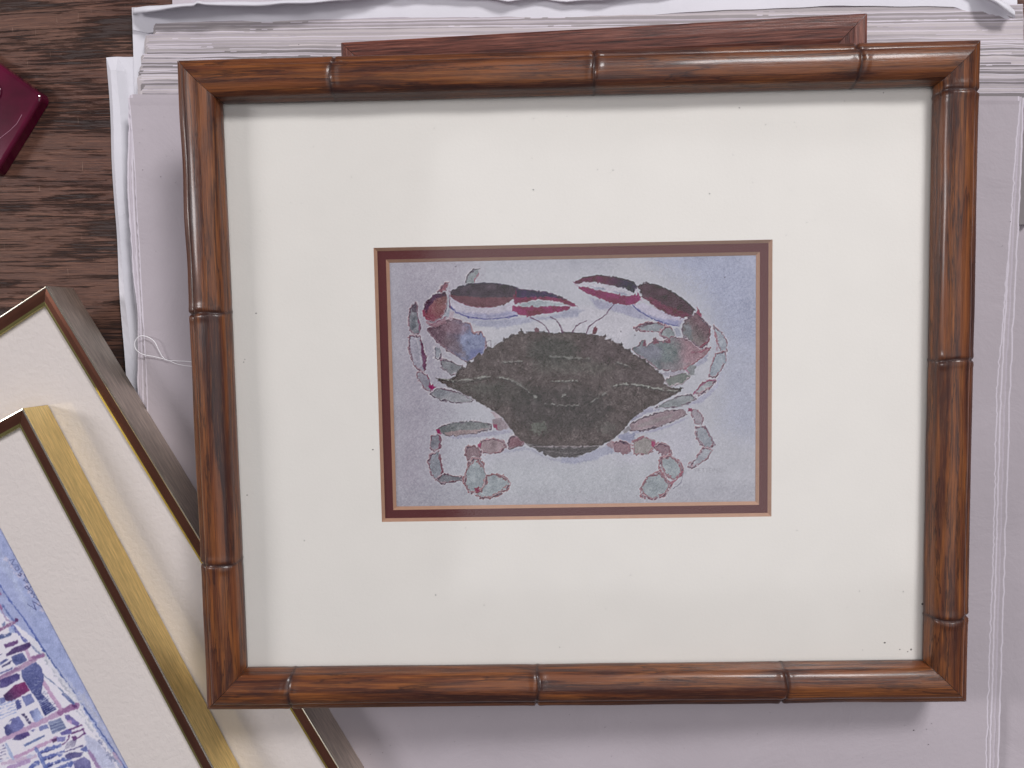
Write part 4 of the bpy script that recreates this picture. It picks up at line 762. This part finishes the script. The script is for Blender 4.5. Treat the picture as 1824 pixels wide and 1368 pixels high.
# ------------------------------------------------------------------ metal section frames
def metal_frame(name, label, ridge, rdir, ztop, zbot, Wd, Hd, mface, lipw, matboard, bevel_drop, glass=True):
    """ridge: pixel of the top outer corner; rdir: another pixel on the right-hand ridge. The frame hangs down-left from that corner."""
    A = P(*ridge, ztop); B = P(*rdir, ztop); dr = (B - A)[:2]; dr /= np.linalg.norm(dr)      # along the right rail, away from the corner
    yv = -dr; xv = np.array([yv[1], -yv[0]])                                                # local y points to the corner, local x outwards
    c = A[:2] - xv * Wd / 2 - yv * Hd / 2
    T = np.eye(4); T[:2, 0] = xv; T[:2, 1] = yv; T[:3, 3] = (c[0], c[1], zbot)
    f = empty(name, T); tag(f, label, 'picture frame'); h = ztop - zbot
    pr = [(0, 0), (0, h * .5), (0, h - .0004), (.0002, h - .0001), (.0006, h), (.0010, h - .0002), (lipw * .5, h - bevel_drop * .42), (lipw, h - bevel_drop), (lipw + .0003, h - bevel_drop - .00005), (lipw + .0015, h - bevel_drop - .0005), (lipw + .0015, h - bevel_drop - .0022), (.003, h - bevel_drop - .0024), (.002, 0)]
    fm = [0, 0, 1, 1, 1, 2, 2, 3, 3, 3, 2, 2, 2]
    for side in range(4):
        rail('frame_rail', pr, Wd if side in (0, 2) else Hd, side, Wd, Hd, [mface, MRIDG, MBREFL, MLIPREFL], fm, f, step=.01, seed=side + 3, smooth=False)
    zg = h - bevel_drop - .0018
    return f, T, zg
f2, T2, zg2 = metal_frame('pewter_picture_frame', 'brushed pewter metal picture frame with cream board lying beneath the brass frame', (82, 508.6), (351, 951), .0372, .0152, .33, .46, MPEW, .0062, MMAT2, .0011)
slab('mat_board', -.165 + .0045, .165 - .0045, -.23 + .0045, .23 - .0045, zg2 - .0025, zg2 - .0006, MMAT2, MMAT2, f2)
slab('glass_pane', -.165 + .0045, .165 - .0045, -.23 + .0045, .23 - .0045, zg2 - .0005, zg2, MGLASS, MCLR, f2)
zb = .0152 + zg2 + .0003
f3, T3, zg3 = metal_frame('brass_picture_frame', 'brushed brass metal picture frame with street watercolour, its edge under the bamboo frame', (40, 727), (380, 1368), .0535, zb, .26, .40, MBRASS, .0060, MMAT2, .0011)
# window of the brass frame's mat: right edge passes the pixels (0,942) and (230,1368)
z3 = zb + zg3 - .0006
I3 = np.linalg.inv(T3)
e1 = (I3 @ np.r_[P(20, 979, z3), 1])[:2]; e2 = (I3 @ np.r_[P(230, 1368, z3), 1])[:2]; ex = (e1[0] + e2[0]) / 2
m3 = window_board('mat_board', .13 - .0045, .20 - .0045, -.085, ex, -.155, (I3 @ np.r_[P(-6, 930, z3), 1])[1], .0005, zg3 - .0006, .0012, MMAT2, mat_plain('cream_mat_core', (226, 205, 180), .9), f3)
painted_sheet('painting', -.09, ex + .002, -.16, .16, zg3 - .0022, 560, 900, T3, city, MP, f3, VEIL2, GAIN2)
slab('backing_board', -.13 + .0045, .13 - .0045, -.20 + .0045, .20 - .0045, zg3 - .0040, zg3 - .0025, MBACK, MBACK, f3)
slab('glass_pane', -.13 + .0045, .13 - .0045, -.20 + .0045, .20 - .0045, zg3 - .0005, zg3, MGLASS, MCLR, f3)

# ------------------------------------------------------------------ red-brown wooden frame under the bamboo one
zr = .0335; zrb = .0152
A = P(604, 72, zr); B = P(1549, 19, zr); xv = (B - A)[:2]; Wr = np.linalg.norm(xv); xv /= Wr; yv = np.array([-xv[1], xv[0]]); Hr = .20
c = (A[:2] + B[:2]) / 2 - yv * Hr / 2; T4 = np.eye(4); T4[:2, 0] = xv; T4[:2, 1] = yv; T4[:3, 3] = (c[0], c[1], zrb)
f4 = empty('wooden_picture_frame', T4); tag(f4, 'plain red-brown wooden picture frame poking out above the bamboo frame', 'picture frame')
h = zr - zrb - .002
pr = [(0, 0), (0, h - .001), (.0004, h), (.0014, h + .0005), (.006, h + .0002), (.011, h - .0012), (.016, h - .0042), (.019, h - .007), (.0195, h - .010), (.0150, 0)]
for side in range(4):
    rail('frame_rail', pr, Wr if side in (0, 2) else Hr, side, Wr, Hr, [MRED], [0] * 10, f4, step=.01, seed=side + 9, smooth=False)
slab('picture_board', -Wr / 2 + .017, Wr / 2 - .017, -Hr / 2 + .017, Hr / 2 - .017, .003, .005, MMAT2, MBACK, f4)

# ------------------------------------------------------------------ burgundy plastic case corner
def rounded_case():
    z = .0075; A = P(76, 170, z)[:2]; d1 = P(0, 115, z)[:2] - A; d1 /= np.linalg.norm(d1); d2 = np.array([-d1[1], d1[0]])
    if (P(0, 275, z)[:2] - A) @ d2 < 0: d2 = -d2
    Lx, Ly = .085, .055; r = .0042; MP_ = N('burgundy_plastic'); tc = MP_.n('ShaderNodeTexCoord')
    cc = MP_.ramp(MP_.noise((tc, 3), 30, 4), [(.35, L4((70, 8, 34))), (.65, L4((100, 12, 50)))])
    MP_.bsdf(Base_Color=cc, Roughness=.13, Specular_IOR_Level=.6, Normal=MP_.bump(MP_.noise((tc, 3), 26, 2), .10, .001))
    rings = [(0, 0), (.0000, .0056), (.0003, .0064), (.0009, .0069), (.0018, .0070)]
    V = []; F = []; n = 4 * 9
    def ring(ins, z):
        pts = []
        for (cx, cy, a0) in ((r, r, math.pi), (Lx - r, r, 1.5 * math.pi), (Lx - r, Ly - r, 0), (r, Ly - r, .5 * math.pi)):
            for k in range(9):
                a = a0 + k * math.pi / 16; x = cx + (r - ins) * math.cos(a); y = cy + (r - ins) * math.sin(a)
                p = A + d1 * x + d2 * y; pts.append((p[0], p[1], z))
        return pts
    for ins, zz in rings: V += ring(ins, zz + .0004)
    for k in range(len(rings) - 1):
        for i in range(n): F.append((k * n + i, k * n + (i + 1) % n, (k + 1) * n + (i + 1) % n, (k + 1) * n + i))
    F.append(tuple((len(rings) - 1) * n + i for i in range(n))); F.append(tuple(range(n))[::-1])
    root = empty('plastic_case'); root.location = (float(A[0]), float(A[1]), 0); tag(root, 'glossy burgundy plastic case with rounded corner lying on the wood at the left', 'plastic case')
    V = [(a - A[0], b - A[1], c_) for a, b, c_ in V]
    body = mesh_obj('body', V, F, MP_.m, root, False)
    # raised round boss at the picture edge and the fine seam near the lower rim
    c0 = P(-14, 163, z)[:2] - A; V = []; F = []; m = 40
    for (rad, zz) in ((.0058, .0074), (.0054, .0082), (.0048, .0083), (.0044, .0076), (.002, .0073)):
        V += [(c0[0] + rad * math.cos(2 * math.pi * i / m), c0[1] + rad * math.sin(2 * math.pi * i / m), zz) for i in range(m)]
    for k in range(4):
        for i in range(m): F.append((k * m + i, k * m + (i + 1) % m, (k + 1) * m + (i + 1) % m, (k + 1) * m + i))
    F.append(tuple(4 * m + i for i in range(m))); mesh_obj('boss', V, F, MP_.m, root, True)
    pts = [P(x, y, z)[:2] - A for x, y in ((39, 204), (30, 220), (18, 232), (0, 246), (-20, 260))]
    tube_mesh('seam', [(p[0], p[1], .00745) for p in pts], .00012, mat_plain('pale_scratch', (190, 140, 160), .3), root)
def tube_mesh(name, pts, r, mat, parent=None, sub=1, sides=8):
    pts = [Vector(p) for p in pts]
    if sub > 1:
        q = []
        for i in range(len(pts) - 1):
            p0 = pts[max(i - 1, 0)]; p1 = pts[i]; p2 = pts[i + 1]; p3 = pts[min(i + 2, len(pts) - 1)]
            for k in range(sub):
                t = k / sub; q.append(.5 * ((2 * p1) + (-p0 + p2) * t + (2 * p0 - 5 * p1 + 4 * p2 - p3) * t * t + (-p0 + 3 * p1 - 3 * p2 + p3) * t ** 3))
        q.append(pts[-1]); pts = q
    V = []; F = []
    for i, p in enumerate(pts):
        d = (pts[min(i + 1, len(pts) - 1)] - pts[max(i - 1, 0)]).normalized(); a = d.cross(Vector((0, 0, 1))).normalized(); b = d.cross(a)
        for k in range(sides):
            an = 2 * math.pi * k / sides; V.append(tuple(p + (a * math.cos(an) + b * math.sin(an)) * r))
    for i in range(len(pts) - 1):
        for k in range(sides): F.append((i * sides + k, i * sides + (k + 1) % sides, (i + 1) * sides + (k + 1) % sides, (i + 1) * sides + k))
    return mesh_obj(name, V, F, mat, parent, True)
rounded_case()

# ------------------------------------------------------------------ white thread
tp = [(1320, 1125, 1), (1228, 1109, 1), (1150, 1105, 1.2), (1085, 1099, 1.6), (1055, 1075, 2), (1030, 1030, 2.6), (1000, 975, 3), (950, 946, 2.6), (905, 946, 2.2), (876, 985, 2), (885, 1032, 2), (930, 1063, 1.6), (1000, 1076, 1.2), (1085, 1098, 1), (1150, 1124, .6), (1228, 1138, .6), (1330, 1142, .6)]
pts = []
for x, y, zz in tp:
    z = .0163 + zz * .0006; p = P(x / 3.648, 340 + y / 3.648, z); pts.append((p[0], p[1], z))
tag(tube_mesh('thread', pts, .00023, mat_plain('white_cotton', (250, 248, 252), .8), None, 8), 'thin white thread looping out from under the left side of the bamboo frame', 'thread')
# specks and fibres on the newsprint
V = []; F = []
for (x, y, r) in [(255, 303, 2), (287, 315, 1.8), (276, 41, 1.5), (1627, 1300, 2.6), (1650, 1298, 1.4), (1448, 1320, 1.6), (1653, 1325, 1.6), (1659, 1288, 1), (531, 78, 2), (1799, 395, 1.4), (1785, 438, 1)] + [(random.uniform(640, 1740), random.uniform(1268, 1366), random.uniform(.5, 1.3)) for _ in range(26)] + [(random.uniform(245, 330), random.uniform(190, 640), random.uniform(.5, 1)) for _ in range(16)]:
    p = P(x, y, .01525); r = r * .00013 + .00003; b = len(V); zz = .0157 if y > 175 else .0142
    for k in range(6): V.append((p[0] + r * math.cos(k * math.pi / 3), p[1] + .7 * r * math.sin(k * math.pi / 3), zz))
    V.append((p[0], p[1], zz + .0004)); F += [(b + k, b + (k + 1) % 6, b + 6) for k in range(6)]
tag(mesh_obj('dust_specks', V, F, MDUST), 'tiny dark dust specks scattered over the top newsprint sheet', 'dust', kind='stuff')
